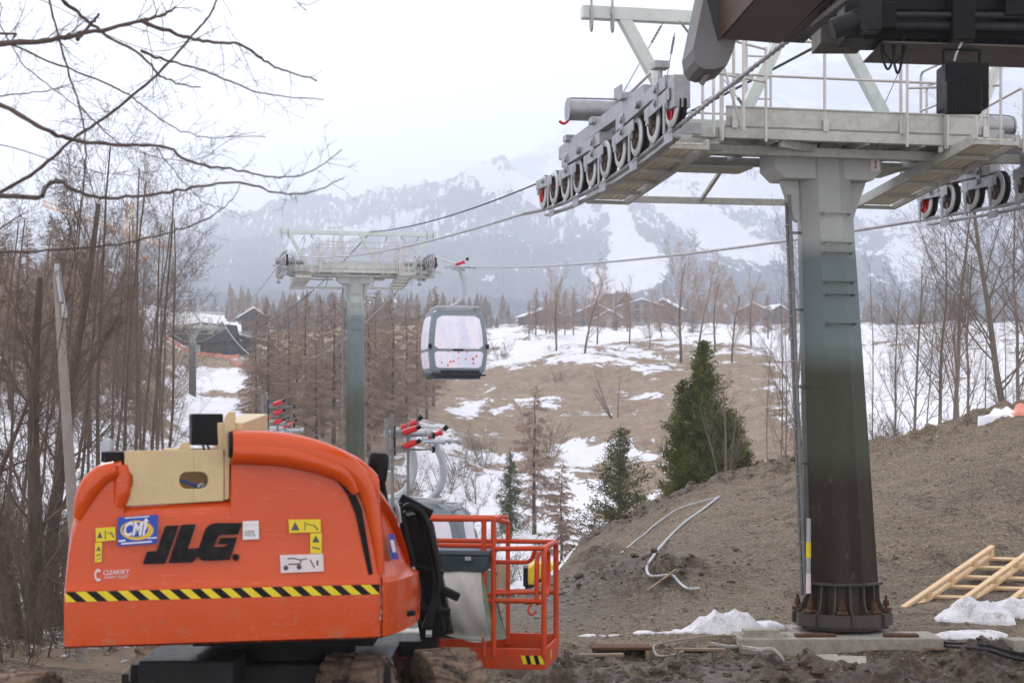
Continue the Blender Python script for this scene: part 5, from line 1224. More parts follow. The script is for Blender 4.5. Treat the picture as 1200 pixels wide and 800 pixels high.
# blocks and slabs
def block(px,py,s,rz_,lab,mat='concrete',name='concrete_block',cat='block',grp='concrete blocks by the footing',dz=0,tilt=0):
    c=hit(px,py); m=MB(); Rm=Matrix.Rotation(rz_,3,'Z')@Matrix.Rotation(tilt,3,'X'); m.box(c+Vector((0,s[1]/2,s[2]/2-.03+dz)),s,M=Rm); return tag(m.build(name,M[mat],bevel=.008),lab,cat,grp)
block(882,757,(.26,.22,.17),.05,'grey concrete block stacked left of the footing, left one of the pair')
block(909,758,(.30,.22,.17),-.04,'grey concrete block stacked left of the footing, right one of the pair')
block(893,757,(.44,.24,.06),.02,'flat grey slab lying on top of the two concrete blocks',dz=.17)
block(972,777,(.36,.30,.05),.25,'broken pale slab lying in front of the footing, left piece',tilt=.25,grp='broken slabs in front of the footing')
block(1002,778,(.30,.26,.05),-.2,'broken pale slab lying in front of the footing, right piece',tilt=.2,grp='broken slabs in front of the footing')
block(1082,758,(.22,.20,.09),.6,'brown brick sized stone at the right corner of the footing','oldwood','timber_offcut','offcut',None)
block(1196,765,(.25,.25,.16),.3,'grey stone block at the lower right picture edge','concrete','stone_block','block',None)
# shaft opening with old timbers
c=hit(728,770); sh=thing('timber_shaft','half buried weathered timber box over a dark hole in the mud','timber box',c); c=c+Vector((0,0,-.07))
m=MB(); m.box(c+Vector((-.02,.22,.06)),(.62,.05,.16),.02); m.build('plank',M['oldwood'],sh,bevel=.006)
m=MB(); m.box(c+Vector((-.0,.12,.17)),(.70,.30,.035),.03); m.build('plank',M['rust'],sh,bevel=.006)
m=MB(); m.box(c+Vector((.30,.1,.07)),(.05,.34,.15),.05); m.build('plank',M['oldwood'],sh,bevel=.006)
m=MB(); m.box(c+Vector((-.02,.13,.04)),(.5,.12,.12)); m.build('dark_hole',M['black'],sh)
# scattered planks
for px,py,l,rz_,lab in ((705,772,.5,.1,'short weathered plank in the mud left of the timber box'),(815,764,.7,-.05,'thin weathered plank in front of the ground hose'),(1095,764,.3,-.3,'broken brown board right of the footing corner')):
    c=hit(px,py); m=MB(); m.box(c+Vector((0,0,.03)),(l,.09,.03),rz_); tag(m.build('loose_plank',M['oldwood'],bevel=.004),lab,'plank','loose planks in the mud')
# timber frame
a0=P(1058,712,24.6); a1=P(1163,640,27.4); rd=(a1-a0); rn=rd.normalized(); cr=Vector((.985,-.13,-.02)); nz=rn.cross(cr)*-1; nz=nz if nz.z>0 else -nz
tf=thing('timber_lattice','fresh pale timber lattice frame leaning on the mound beside white sheets','timber frame',a0)
for k in range(4):
    o=a0+cr*.66*k
    for h in (.0,-.15):
        m=MB(); m.beam(o+nz*h,o+rd+nz*h,.075,.05,up=nz); m.build('long_rail',M['timber'],tf,bevel=.004)
    for f in (.02,.26,.52,.78,.98):
        m=MB(); q=o+rd*f+nz*-.075; m.beam(q-rn*.07,q+rn*.07,.07,.10,up=nz); m.build('spacer_block',M['timber'],tf,bevel=.003)
for f in (.03,.18,.34,.5,.66,.82,.97):
    m=MB(); q=a0+rd*f+nz*-.20; m.beam(q-cr*.03,q+cr*2.05,.10,.035,up=nz); m.build('cross_board',M['timber'],tf,bevel=.003)
for k in (0,2,3):
    q=a0+cr*.66*k+rd*.93+nz*-.2; m=MB(); m.beam(q,Vector((q.x,q.y,gz(q.x,q.y)-.05)),.07,.07); m.build('prop_leg',M['timber'],tf,bevel=.003)
# red orange net bundle on the crest
c=hit(1192,484,20,60); crumple('orange_net','bright orange net bundle on the crest of the mound at the right edge',c+Vector((.15,0,0)),.26,.2,.2,77,M['net'])['category']='net'
c=hit(1172,487,20,60); crumple('snow_remnant','strip of leftover snow on the mound crest beside the orange net',c,.35,.25,.09,78,M['snowroof'],spike=.2)['category']='snow patch'
# small stones, many
rnd=random.Random(11); m=MB()
def stone(m,c,r,rn_):
    n=6; vs=[]; 
    for (z,k) in ((-.6,.7),(.1,1.0),(.65,.6)):
        for i in range(n):
            a=2*math.pi*i/n+rn_.uniform(-.3,.3); q=r*k*rn_.uniform(.75,1.2); vs.append((c[0]+q*math.cos(a),c[1]+q*math.sin(a),c[2]+r*z*rn_.uniform(.7,1)))
    fs=[tuple(range(n-1,-1,-1)),tuple(range(2*n,3*n))]+[(k*n+i,k*n+(i+1)%n,(k+1)*n+(i+1)%n,(k+1)*n+i) for k in range(2) for i in range(n)]
    m.add(vs,fs)
N=7000; pxs=[rnd.uniform(520,1260) for _ in range(N)]; Ys=[18+rnd.random()**1.2*18 for _ in range(N)]
zs=ground_z(np.array(pxs),np.array(Ys),True)
for px,Y,z in zip(pxs,Ys,zs):
    if 900<px<1110 and 20.8<Y<23.1: continue
    r=(.007+.030*rnd.random()**3.5)*(1 if Y>21.5 else .55)
    stone(m,((px-CX)*Y/F,Y,z+r*.25),r*1.1,rnd)
for _ in range(500):
    px=rnd.uniform(-100,520); Y=rnd.uniform(15,20); stone(m,((px-CX)*Y/F,Y,gz((px-CX)*Y/F,Y)+.01),.01+.03*rnd.random()**3,rnd)
t=NT('gravel stone'); n_=t.noise(1.3,3,.8,t.geo((7,7,7))); t.set(Base_Color=t.ramp(n_,[(.3,(.13,.10,.07)),(.55,(.27,.225,.165)),(.8,(.46,.42,.35))]),Roughness=.9)
o=m.build('gravel',t.m,fix=False); o['kind']='stuff'
# clods of mud
m=MB(); N=1500
pxs=[rnd.uniform(560,1260) for _ in range(N)]; Ys=[rnd.choice((rnd.uniform(17.5,20.6),rnd.uniform(26.5,29.5),rnd.uniform(35,36.2))) for _ in range(N)]; zs=ground_z(np.array(pxs),np.array(Ys),True)
for px,Y,z in zip(pxs,Ys,zs):
    if (900<px<1110 and 20.6<Y<23.1) or (Y>33 and not 650<px<960) or (22<Y<33 and px>880): continue
    r=.02+.07*rnd.random()**3; stone(m,((px-CX)*Y/F,Y,z),r,rnd)
t=NT('mud clod'); t.set(Base_Color=t.ramp(t.noise(9,5,.7,t.geo()),[(.3,(.030,.020,.012)),(.7,(.13,.095,.06))]),Roughness=.85); t.bump(t.noise(40,4,.6,t.geo()),.8,.03)
o=m.build('mud_clods',t.m,fix=False); o['kind']='stuff'

# ---------------------------------------------------------------- concrete pole with a bracket
b=P(97,720,18); b.z=gz(b.x,18)-.1; tp=P(67,318,18)
pt=thing('concrete_pole','slightly leaning grey concrete pole with a metal bracket on top, among bare trees','pole',b)
m=MB(); m.tube([b,b.lerp(tp,.5),tp],[.062,.056,.046],14); m.build('shaft',M['poleconc'],pt,smooth=True)
m=MB(); m.cyl(tp,tp+Vector((0,0,.08)),.03,8); m.beam(tp+Vector((.02,-.07,-.05)),tp+Vector((.06,-.07,-.32)),.015,.03); m.box(tp+Vector((.09,-.05,-.42)),(.05,.05,.14)); m.cyl(tp+Vector((.02,-.07,.02)),tp+Vector((.10,-.05,-.36)),.008,6); m.build('bracket',M['lightgrey'],pt)

# ---------------------------------------------------------------- yellow machine, turret, log
c=P(636,690,44); c.z=gz(c.x,44)+.05; ge=thing('yellow_compressor','yellow site compressor with black grille end standing behind the foot of the mound','compressor',c)
m=MB(); x0,x1=c.x-.50,c.x+1.1; z=c.z
m.prism([(x0+.12,c.y,z+.22),(x1,c.y,z+.22),(x1,c.y,z+.66),(x1-.3,c.y,z+.72),(x0+.3,c.y,z+.80),(x0+.12,c.y,z+.66)],(0,1.0,0)); m.build('hood',M['genyellow'],ge,bevel=.05)
m=MB(); m.b2((x0,c.y+.05,z+.18),(x0+.13,c.y+.95,z+.66)); m.b2((x0+.05,c.y+.1,z+.0),(x1-.1,c.y+.9,z+.2)); m.b2((x0+.62,c.y-.012,z+.34),(x0+.70,c.y+.0,z+.58)); m.build('grille',M['black'],ge,bevel=.02)
m=MB(); m.b2((x0+.45,c.y-.015,z+.40),(x0+.58,c.y-.004,z+.55)); m.build('panel',M['lightgrey'],ge); m=MB(); m.b2((x0+.25,c.y-.012,z+.30),(x0+.36,c.y-.004,z+.36)); m.build('panel',M['lightgrey'],ge)
for xx in (x0+.5,x1-.3):
    m=MB(); m.lathe([(0,0),(.2,0),(.22,.04),(.22,.14),(.2,.18),(0,.18)],(xx,c.y-.02,z+.2),(0,1,0),20); m.build('wheel',M['rubber'],ge,smooth=True)
c=P(546,700,44); c.z=gz(c.x,44); tu=thing('shingled_turret','small wooden turret with grey shingled roof and thin spire behind the orange platform','turret',c)
def ngon(c,r,z,n=8,rot=.39): return [(c.x+r*math.cos(rot+2*math.pi*i/n),c.y+r*math.sin(rot+2*math.pi*i/n),z) for i in range(n)]
zt=(HY-629)*44/F; m=MB(); m.add(ngon(c,.25,c.z-.1)+ngon(c,.25,zt),[(i,(i+1)%8,8+(i+1)%8,8+i) for i in range(8)]); m.build('turret_wall',M['oldwood'],tu)
m=MB(); lv=[(.34,zt-.02),(.31,zt+.10),(.315,zt+.09),(.27,zt+.20),(.275,zt+.19),(.20,zt+.29),(.205,zt+.28),(.10,zt+.37),(.105,zt+.36),(.02,zt+.45)]; vs=[]
for r_,z in lv: vs+=ngon(c,r_,z)
m.add(vs,[(k*8+i,k*8+(i+1)%8,(k+1)*8+(i+1)%8,(k+1)*8+i) for k in range(len(lv)-1) for i in range(8)]+[tuple(range(7,-1,-1))]); m.build('roof',simple('grey shingles',(.30,.28,.25),.9,0,.25,14,dirt=(.16,.14,.12),dirt_amt=.5),tu)
m=MB(); m.cyl((c.x,c.y,zt+.43),(c.x,c.y,zt+.95),.018,6,r2=.006); m.build('spire',M['wood_dk'],tu)
for i in range(3):
    m=MB(); m.b2((c.x-.15+.12*i,c.y-.25,zt-.12),(c.x-.09+.12*i,c.y-.235,zt-.03)); m.build('opening',M['black'],tu)
c=P(586,694,42.5); c.z=gz(c.x,42.5); lo=thing('hollow_log','upright hollow pale log with a round knot hole behind the orange platform','log',c)
m=MB(); rs=[.30,.27,.255,.25,.26,.25]; m.tube([(c.x+.02*math.sin(i*2),c.y,c.z-.1+i*.22) for i in range(6)],rs,18); m.build('trunk',simple('peeled log',(.40,.30,.19),.85,0,.25,5,dirt=(.18,.13,.09),dirt_amt=.4,bump=.4,bscale=14,stretch=(3,3,.5)),lo,smooth=True)
m=MB(); m.lathe([(0,0),(.045,0),(.06,.01),(.05,.03)],(c.x-.13,c.y-.25,c.z+.72),(-.3,-1,0),14); m.build('knot_hole',M['black'],lo,smooth=True)
c2=P(572,640,42.6); m=MB(); m.b2((c2.x-.18,c2.y,c.z+.9),(c2.x+.2,c2.y+.4,c.z+.96)); m.build('top_board',M['oldwood'],lo); m=MB(); m.b2((c2.x-.2,c2.y-.02,c.z+.962),(c2.x+.2,c2.y+.42,c.z+1.08)); m.build('snow_cap',M['snowroof'],lo,bevel=.04,seg=3)

# ================================================================ buildings
def chalet(px,Y,w_,d_,h,roof,lab,wall,rz_=0,snow=True,floors=2,grp='houses of the village',gable=True,baseY=None,nwin=3):
    X=(px-CX)*Y/F; z=gz(X,Y)-.3; r=thing('chalet',lab,'house',(X,Y,z),rz_,grp)
    m=MB(); m.prism([(-w_/2,-d_/2,0),(w_/2,-d_/2,0),(w_/2,-d_/2,h),(0,-d_/2,h+roof),(-w_/2,-d_/2,h)],(0,d_,0)); m.build('wall',M[wall],r,local=True)
    e=.9; sl_=roof/(w_/2); 
    m=MB()
    for s in (-1,1):
        a=(0,h+roof); b=(s*(w_/2+e),h-sl_*e)
        m.prism([(a[0],-d_/2-e,a[1]+.02),(b[0],-d_/2-e,b[1]+.02),(b[0],-d_/2-e,b[1]+.25),(a[0],-d_/2-e,a[1]+.27)],(0,d_+2*e,0))
    rf=m.build('roof',M['wood_dk'],r,local=True)
    if snow:
        m=MB()
        for s in (-1,1):
            a=(0,h+roof); b=(s*(w_/2+e*.85),h-sl_*e*.85)
            m.prism([(a[0],-d_/2-e*.8,a[1]+.28),(b[0],-d_/2-e*.8,b[1]+.26),(b[0],-d_/2-e*.8,b[1]+.52),(a[0],-d_/2-e*.8,a[1]+.62)],(0,d_+1.6*e,0))
        m.build('snow_cover',M['snowroof'],rf,local=True)
    m=MB(); m.b2((w_*.18,d_*.1,h+roof*.3),(w_*.18+.7,d_*.1+.7,h+roof+1.0)); m.build('chimney',M['wall_w'],rf,local=True)
    for f in range(floors):
        zc=.9+f*(h/floors)
        for i in range(nwin):
            x=-w_/2+w_*(i+.5)/nwin
            m=MB(); m.b2((x-.65,-d_/2-.06,zc),(x+.65,-d_/2+.02,zc+1.3)); fr=m.build('window',M['wood_dk'] if wall!='wood_dk' else M['wall_w'],r,local=True)
            m=MB(); m.b2((x-.5,-d_/2-.09,zc+.12),(x+.5,-d_/2-.061,zc+1.18)); m.build('pane',M['glassdk'],fr,local=True)
    if floors>1:
        m=MB(); zb_=h/floors+.55; m.b2((-w_/2,-d_/2-1.1,zb_-.15),(w_/2,-d_/2,zb_)); 
        for i in range(int(w_/.5)): m.b2((-w_/2+i*.5,-d_/2-1.1,zb_),(-w_/2+i*.5+.3,-d_/2-1.05,zb_+.85))
        m.b2((-w_/2,-d_/2-1.12,zb_+.85),(w_/2,-d_/2-1.0,zb_+.95)); m.build('balcony',M['wood_dk'],r,local=True)
    return r
chalet(634,415,9.0,9,3.0,1.7,'low brown chalet with broad snowy roof, leftmost of the village','wood_dk',.25)
chalet(699,405,8.6,9,3.8,2.0,'large brown gabled chalet with balcony right of the leftmost chalet','wood_dk',-.1)
chalet(721,450,6.5,8,5.6,3.2,'tall dark house with steep slate roof without snow in the middle of the village','dark',.6,snow=False)
chalet(748,430,9.5,9,4.8,1.4,'tall white house with many windows in the middle of the village','wall_w',.12,floors=3,nwin=4)
chalet(713,372,5.2,5,2.8,1.5,'small white house with rounded snowy roof low in front of the brown chalet','wall_w',0,floors=1,nwin=2)
chalet(781,440,7,8,4.4,2.0,'brown house with snowy roof at the right end of the village centre','wood_dk',-.3)
chalet(884,425,7.5,9,3.4,1.8,'brown roofed white house right of the big tree, nearest to the green pylon','wall_w',-.2,nwin=4)
chalet(905,450,6,8,3.2,1.8,'small snowy roofed house touching the green pylon on the left','wood_dk',.3)
chalet(298,300,4.2,5,3.2,1.3,'narrow pale tall house above the snow, behind the left end of the larch stand','wall_w',.1,floors=3,nwin=3,grp=None)
# hill station, left
X=(252-CX)*235/F; z=gz(X,235)-.3; hs=thing('hill_station','dark hill station building under the snow slope behind an orange net fence','station',(X,235,z-1.0),TH); hs.scale=(1.25,1.25,1.25)
m=MB(); m.b2((-5.6,0,0),(5.6,7,1.35)); m.build('plinth',M['concrete'],hs,local=True)
m=MB(); m.prism([(-5.2,0,2.6),(-4.6,0,4.2),(-1.5,0,4.9),(2.4,0,4.6),(2.8,0,2.9),(-.5,0,2.5)],(0,6,0)); m.build('curved_hall',M['dark'],hs,local=True,bevel=.15)
m=MB(); m.prism([(2.2,-1,3.4),(6.4,-1,2.5),(6.4,-1,2.65),(2.2,-1,3.6)],(0,6,0)); m.build('annex_roof',M['dark'],hs,local=True)
m=MB(); m.b2((-3.2,.5,1.35),(4.4,6,2.9)); m.build('rear_wall',M['dkgrey'],hs,local=True)
for x in (-4.8,-3.6,-1.2,.6,2.9,5.8):
    m=MB(); m.b2((x,-.2,1.3),(x+.22,.05,3.0)); m.build('pillar',M['dark'],hs,local=True)
for x in (-2.6,-.2,1.4,3.4):
    m=MB(); m.b2((x,.44,1.6),(x+1.1,.49,2.5)); m.build('window',M['glassdk'],hs,local=True)
m=MB(); m.b2((-3.2,.40,1.36),(-1.6,.47,2.4)); m.build('pale_panel',M['lightgrey'],hs,local=True)
def netfence(pts,h,lab):
    n=thing('net_fence',lab,'fence',pts[0],0,'orange net fences at the hill station'); 
    m=MB()
    for a,b in zip(pts,pts[1:]):
        a=Vector(a);b=Vector(b); k=8
        for i in range(k):
            p=a.lerp(b,i/k); q=a.lerp(b,(i+1)/k); p.z=gz(p.x,p.y); q.z=gz(q.x,q.y)
            s1_=.1*math.sin(i*2.1)
            m.prism([p+Vector((0,0,.05)),q+Vector((0,0,.05)),q+Vector((0,0,h+s1_)),p+Vector((0,0,h+.1*math.sin((i-1)*2.1)))],(0,.04,0))
    m.build('net',M['net'],n)
    for p in pts:
        m=MB(); m.cyl((p[0],p[1]-.05,gz(p[0],p[1])-.1),(p[0],p[1]-.05,gz(p[0],p[1])+h+.2),.05,6); m.build('post',M['oldwood'],n)
def gp_(px,Y): X=(px-CX)*Y/F; return (X,Y,gz(X,Y))
netfence([gp_(188,226),(gp_(222,226)),gp_(250,226),gp_(280,225)],.55,'long orange net fence in front of the dark hill station')
netfence([gp_(270,222),gp_(290,218),gp_(312,214)],.55,'short orange net fence running downhill right of the hill station')
# tower crane
X=(152-CX)*300/F; z0=gz(X,300); zt=(HY-236)*300/F; crn=thing('tower_crane','faint yellow tower crane showing through the bare twigs at the left','crane',(X,300,z0))
def lattice(m,a,b,w_,n):
    a=Vector(a);b=Vector(b); s,u=frame_of(b-a); c4=[s*w_+u*w_,s*-w_+u*w_,s*-w_-u*w_,s*w_-u*w_]
    for c in c4: m.beam(a+c,b+c,.12,.12)
    for i in range(n):
        for k in range(4): m.beam(a.lerp(b,i/n)+c4[k],a.lerp(b,(i+1)/n)+c4[(k+1)%4],.08,.08)
m=MB(); lattice(m,(X,300,z0-1),(X,300,zt),.55,18); m.build('mast',M['orange_far'],crn)
m=MB(); lattice(m,P(50,238,300),P(205,293,303),.4,24); m.build('jib',M['orange_far'],crn)
m=MB(); m.b2(P(165,300,300),P(176,304,302)); m.build('counterweight',M['orange_far'],crn)

# ================================================================ trees
class TW:     # quick many-tube builder
    def __init__(s): s.v=[]; s.f=[]
    def seg(s,pts,rs,n=3):
        b=len(s.v); k=len(pts)
        d=(pts[-1]-pts[0]); 
        if d.length<1e-6: return
        sd,u=frame_of(d)
        cs=[(math.cos(2*math.pi*j/n),math.sin(2*math.pi*j/n)) for j in range(n)]
        for p,r in zip(pts,rs):
            for c,sn in cs: s.v.append((p.x+(sd.x*c+u.x*sn)*r,p.y+(sd.y*c+u.y*sn)*r,p.z+(sd.z*c+u.z*sn)*r))
        for i in range(k-1):
            for j in range(n):
                j2=(j+1)%n; s.f.append((b+i*n+j,b+i*n+j2,b+(i+1)*n+j2,b+(i+1)*n+j))
    def build(s,name,mat,parent,smooth=True):
        me=bpy.data.meshes.new(name); me.from_pydata(s.v,[],s.f); me.materials.append(mat)
        if smooth: me.polygons.foreach_set('use_smooth',[True]*len(me.polygons))
        o=bpy.data.objects.new(name,me); C.objects.link(o); o.parent=parent; return o
def rdir(d,ang,rn):
    d=d.normalized(); s,u=frame_of(d); a=rn.uniform(0,2*math.pi); return (d*math.cos(ang)+(s*math.cos(a)+u*math.sin(a))*math.sin(ang)).normalized()
def grow(tw,p,d,L,r,lev,rn,P_,trunk=None):
    k=P_['seg'][lev]; pts=[p.copy()]; rs=[r]; dirs=[d]; q=p.copy()
    r=max(r,P_.get('rmin',.003)); endr=max(r*(.28 if lev==0 else .22),P_.get('rmin',.003)*.6)
    for i in range(k):
        w_=P_['wob'][lev]; d=(d+Vector((rn.gauss(0,w_),rn.gauss(0,w_),rn.gauss(0,w_)+P_['up'][lev]))).normalized(); q=q+d*(L/k); pts.append(q.copy()); dirs.append(d); rs.append(r+(endr-r)*(i+1)/k)
    (trunk if (trunk is not None and lev==0) else tw).seg(pts,rs,P_['n'][lev])
    if lev+1>=len(P_['num']): return
    num=P_['num'][lev+1]
    for i in range(num):
        f=P_['start'][lev]+(1-P_['start'][lev])*(i+rn.random())/num; f=min(f,.995)
        j=min(int(f*k),k-1); g=f*k-j; c=pts[j].lerp(pts[j+1],g); rr=rs[j]+(rs[j+1]-rs[j])*g
        taper=(1-P_['shape']*f) if lev==0 else (1-.6*f)
        grow(tw,c,rdir(dirs[j],R(rn.uniform(*P_['ang'][lev+1])),rn),L*P_['len'][lev+1]*taper*rn.uniform(.7,1.2),min(rr*.75,rr*P_['rr'][lev+1]),lev+1,rn,P_,trunk)
BROAD=dict(seg=[8,6,4,3,2],wob=[.06,.13,.18,.2,.2],up=[.02,.10,.08,.04,.02],n=[7,5,4,3,3],num=[1,17,10,7,5],rmin=.011,start=[.2,.15,.12,.1],shape=.45,ang=[(0,0),(28,58),(25,55),(25,60),(25,60)],len=[1,.55,.5,.45,.5],rr=[1,.45,.5,.5,.6])
SLIM=dict(seg=[9,6,4,3],wob=[.03,.08,.14,.2],up=[.02,.09,.06,.02],n=[6,4,3,3],num=[1,16,8,6],start=[.25,.15,.1],shape=.6,ang=[(0,0),(22,50),(25,55),(25,60)],len=[1,.36,.5,.5],rr=[1,.26,.5,.55])
FINE=dict(seg=[9,7,5,3,2],wob=[.03,.07,.12,.18,.2],up=[.02,.09,.05,.02,.01],n=[7,5,4,3,3],num=[1,18,11,7,4],start=[.12,.12,.1,.1],shape=.45,ang=[(0,0),(25,60),(25,60),(25,60),(25,60)],len=[1,.36,.48,.45,.5],rr=[1,.26,.5,.55,.6])
def bare(seed,h,r,P_,lean=(0,0),stems=1,spread=.25,bark='bark',twig='twig',name='bare_tree'):
    rn=random.Random(seed); root=thing(name,'tree','tree'); tr=TW(); tw=TW()
    for s in range(stems):
        a=rn.uniform(0,6.28); d=Vector((lean[0]+(math.cos(a)*spread if stems>1 else 0),lean[1]+(math.sin(a)*spread if stems>1 else 0),1)).normalized()
        grow(tw,Vector((math.cos(a)*.12*(stems>1),math.sin(a)*.12*(stems>1),-.25)),d,h*(1 if s==0 else rn.uniform(.6,.95)),r*(1 if s==0 else rn.uniform(.6,.9)),0,rn,P_,tr)
    tr.build('trunk',M[bark],root); tw.build('branches',M[twig],root); return root
FULL=dict(FINE,len=[1,.50,.48,.45,.5],rr=[1,.34,.5,.55,.6],num=[1,20,11,7,4],ang=[(0,0),(25,60),(25,58),(25,60),(25,60)],up=[.02,.06,.04,.02,.01],wob=[.04,.09,.13,.18,.2])
def larch(seed,h,r,dens=1.0,width=.2,name='bare_larch'):
    rn=random.Random(seed); root=thing(name,'tree','tree'); tr=TW(); tw=TW()
    pts=[Vector((rn.gauss(0,.03)*i*.3,rn.gauss(0,.03)*i*.3,h*i/8-.2)) for i in range(9)]; tr.seg(pts,[r*(1-i/8.6) for i in range(9)],6)
    nb=int(175*dens)
    for i in range(nb):
        f=.17+.82*(i/nb)**.92; z=h*f; a=rn.uniform(0,6.28); L=h*width*(1-f)**.75*rn.uniform(.45,1.2)+.15
        c=pts[min(int(f*8),7)].lerp(pts[min(int(f*8),7)+1],f*8-int(f*8)); d=Vector((math.cos(a),math.sin(a),rn.uniform(-.15,.45))); q=[c]
        for k in range(4): d.z-=.10; q.append(q[-1]+d*(L/4))
        q[-1].z+=L*.08; rr=max(.016*(1-f)*h/10,.006)
        tw.seg(q,[rr,rr*.8,rr*.6,rr*.45,rr*.25],3)
        for k in range(int(24*L/(h*.2))+8):
            g=rn.uniform(.15,1)*4; j=min(int(g),3); p=q[j].lerp(q[j+1],g-j); s=rn.choice((-1,1)); l2=L*rn.uniform(.12,.35); dd=Vector((math.cos(a+s*1.0),math.sin(a+s*1.0),rn.uniform(-.9,.25)))
            e=p+dd*l2; tw.seg([p,p.lerp(e,.5)+Vector((0,0,-.02)),e],[.013,.010,.006],3)
            for u_ in range(3):
                p2=p.lerp(e,rn.uniform(.2,.9)); tw.seg([p2,p2+Vector((rn.uniform(-1,1),rn.uniform(-1,1),rn.uniform(-.9,.5)))*l2*.55],[.011,.006],3)
    tr.build('trunk',M['bark'],root); tw.build('branches',M['twigred'],root); return root
def foliage_mat(name,a,b,sc=6):
    t=NT(name); g=t.obj(); n1=t.noise(sc,4,.6,g); n2=t.noise(sc*.25,3,.5,g)
    c=t.mix(.5,t.ramp(n1,[(.3,a),(.7,b)]),t.ramp(n2,[(.35,a),(.65,b)])); t.set(Base_Color=c,Roughness=.65,Specular_IOR_Level=.25); return t.m
M['needle']=foliage_mat('spruce needles',(.035,.058,.018),(.13,.165,.046)); M['needle_b']=foliage_mat('yellow green needles',(.05,.065,.022),(.18,.17,.06)); M['needle_c']=foliage_mat('dark juniper needles',(.030,.042,.010),(.20,.23,.045),4)
def spray(tw,p,d,l,w_,rn):      # a small twig of needles as two crossed leaves
    s,u=frame_of(d); a=rn.uniform(0,3.14); w_*=.8; e=(s*math.cos(a)+u*math.sin(a))*w_; f_=(u*math.cos(a)-s*math.sin(a))*w_; b=len(tw.v); q=p+d*l; mid=p+d*l*.45
    for v in (p,mid+e,q,mid-e,mid+f_,mid-f_): tw.v.append((v.x,v.y,v.z))
    tw.f+= [(b,b+1,b+2,b+3),(b,b+4,b+2,b+5)]
def conifer(seed,h,wd,nb,sp,sz,mat,name,droop=.1,upa=.1,leaders=1,start=.05,shape=.85,gap=0,trunk='bark'):
    rn=random.Random(seed); root=thing(name,'tree','tree'); tr=TW(); fo=TW()
    for ld in range(leaders):
        if ld==0: base=Vector((0,0,0)); hh=h; ww=wd
        else:
            a=rn.uniform(0,6.28); base=Vector((math.cos(a),math.sin(a),0))*wd*rn.uniform(.35,.6); hh=h*rn.uniform(.5,.85); ww=wd*rn.uniform(.5,.7)
        tr.seg([base+Vector((0,0,-.3)),base+Vector((0,0,hh*.5)),base+Vector((rn.gauss(0,.03),0,hh))],[.022*hh/(1+.3*(leaders>1)),.012*hh,.01],6)
        n=nb if ld==0 else int(nb*hh/h*.7)
        for i in range(n):
            f=start+(1-start)*(i/n); a=rn.uniform(0,6.28); env=(1-f)**shape
            lump=1+.25*math.sin(a*3+f*9+seed)+.2*math.sin(a*2-f*17)
            L=ww*env*rn.uniform(.65,1.1)*lump+.06
            if gap and rn.random()<gap: L*=.45
            d=Vector((math.cos(a),math.sin(a),upa)).normalized(); c=base+Vector((0,0,hh*f)); q=[c]; 
            for k in range(4): d=(d+Vector((0,0,-droop+ (.10 if k>1 else 0)))).normalized(); q.append(q[-1]+d*L/4)
            fo.seg(q,[.010,.008,.006,.004,.002],3)
            ns=int(sp*(L/wd)+4)
            for k in range(ns):
                g=(rn.random()**.7)*4; j=min(int(g),3); p=q[j].lerp(q[j+1],g-j); 
                dd=(d*.7+Vector((rn.gauss(0,.6),rn.gauss(0,.6),rn.gauss(.05,.4)))).normalized()
                off=Vector((rn.gauss(0,1),rn.gauss(0,1),rn.gauss(0,.6)))*sz*.55*(1+L/wd)
                spray(fo,p+off,dd,sz*rn.uniform(.7,1.4),sz*.17*rn.uniform(.7,1.4),rn)
        for k in range(12): spray(fo,base+Vector((0,0,hh-.02*k*h/5)),Vector((rn.gauss(0,.4),rn.gauss(0,.4),1)).normalized(),sz*1.2,sz*.18,rn)
    tr.build('trunk',M[trunk],root); fo.build('crown',M[mat],root,False); return root
used={}
def put(proto,px,Y,s=1.0,rz_=0,lab=None,grp=None,sink=.1,cat='tree',tilt=0,z=None,sz_=None):
    k=proto.name
    if k not in used: o=proto; used[k]=1
    else: o=copy_tree(proto)
    X=(px-CX)*Y/F; o.location=(X,Y,(gz(X,Y) if z is None else z)-sink); o.rotation_euler=(0,tilt,rz_); o.scale=(s,s,sz_ or s); tag(o,lab,cat,grp); return o
rnd=random.Random(3)

# --- larch stand behind the middle pylon
LA=[larch(s,10,.15,1.1,.175) for s in (1,2,3)]; LA.append(LA[0])
G1='bare larches of the stand behind the middle pylon'; L1='bare reddish larch in the dense stand behind the middle pylon'
stand=[(300,118,356),(314,112,344),(338,116,346),(358,108,336),(378,120,343),(391,110,336),(404,124,350),(432,112,340),(440,122,334),(461,114,334),(476,126,350),(489,132,352),(326,128,356),(348,132,352),(424,134,352),(452,136,348),(500,138,356),(371,104,372),(416,100,378)]
for i,(px,Y,top) in enumerate(stand):
    X=(px-CX)*Y/F; H=(HY-top)*Y/F-gz(X,Y)+.1; s=H/10
    put(LA[i%4],px,Y,s*rnd.uniform(.95,1.05),rnd.uniform(0,6.28),L1,G1,sz_=s)
put(LA[1],508,150,((HY-330)*150/F-gz((508-CX)*150/F,150))/10,1,'tall bare larch with crown just left of the flying gondola','single larches')
# lone larches
put(larch(11,8,.13,.55,.26),626,84,1.0*(((HY-443)*84/F-gz((626-CX)*84/F,84))/8),.4,'tall sparse bare larch standing in snow left of the yellow green pine','single larches')
put(larch(12,5,.08,.5,.24),658,66,((HY-533)*66/F-gz((658-CX)*66/F,66))/5,.4,'thin dead larch right of the tall sparse larch above the yellow compressor','single larches')
put(larch(13,5,.06,.4,.2),510,62,((HY-560)*62/F-gz((510-CX)*62/F,62))/5,1.4,'thin dead larch behind the parked gondola arms','single larches')
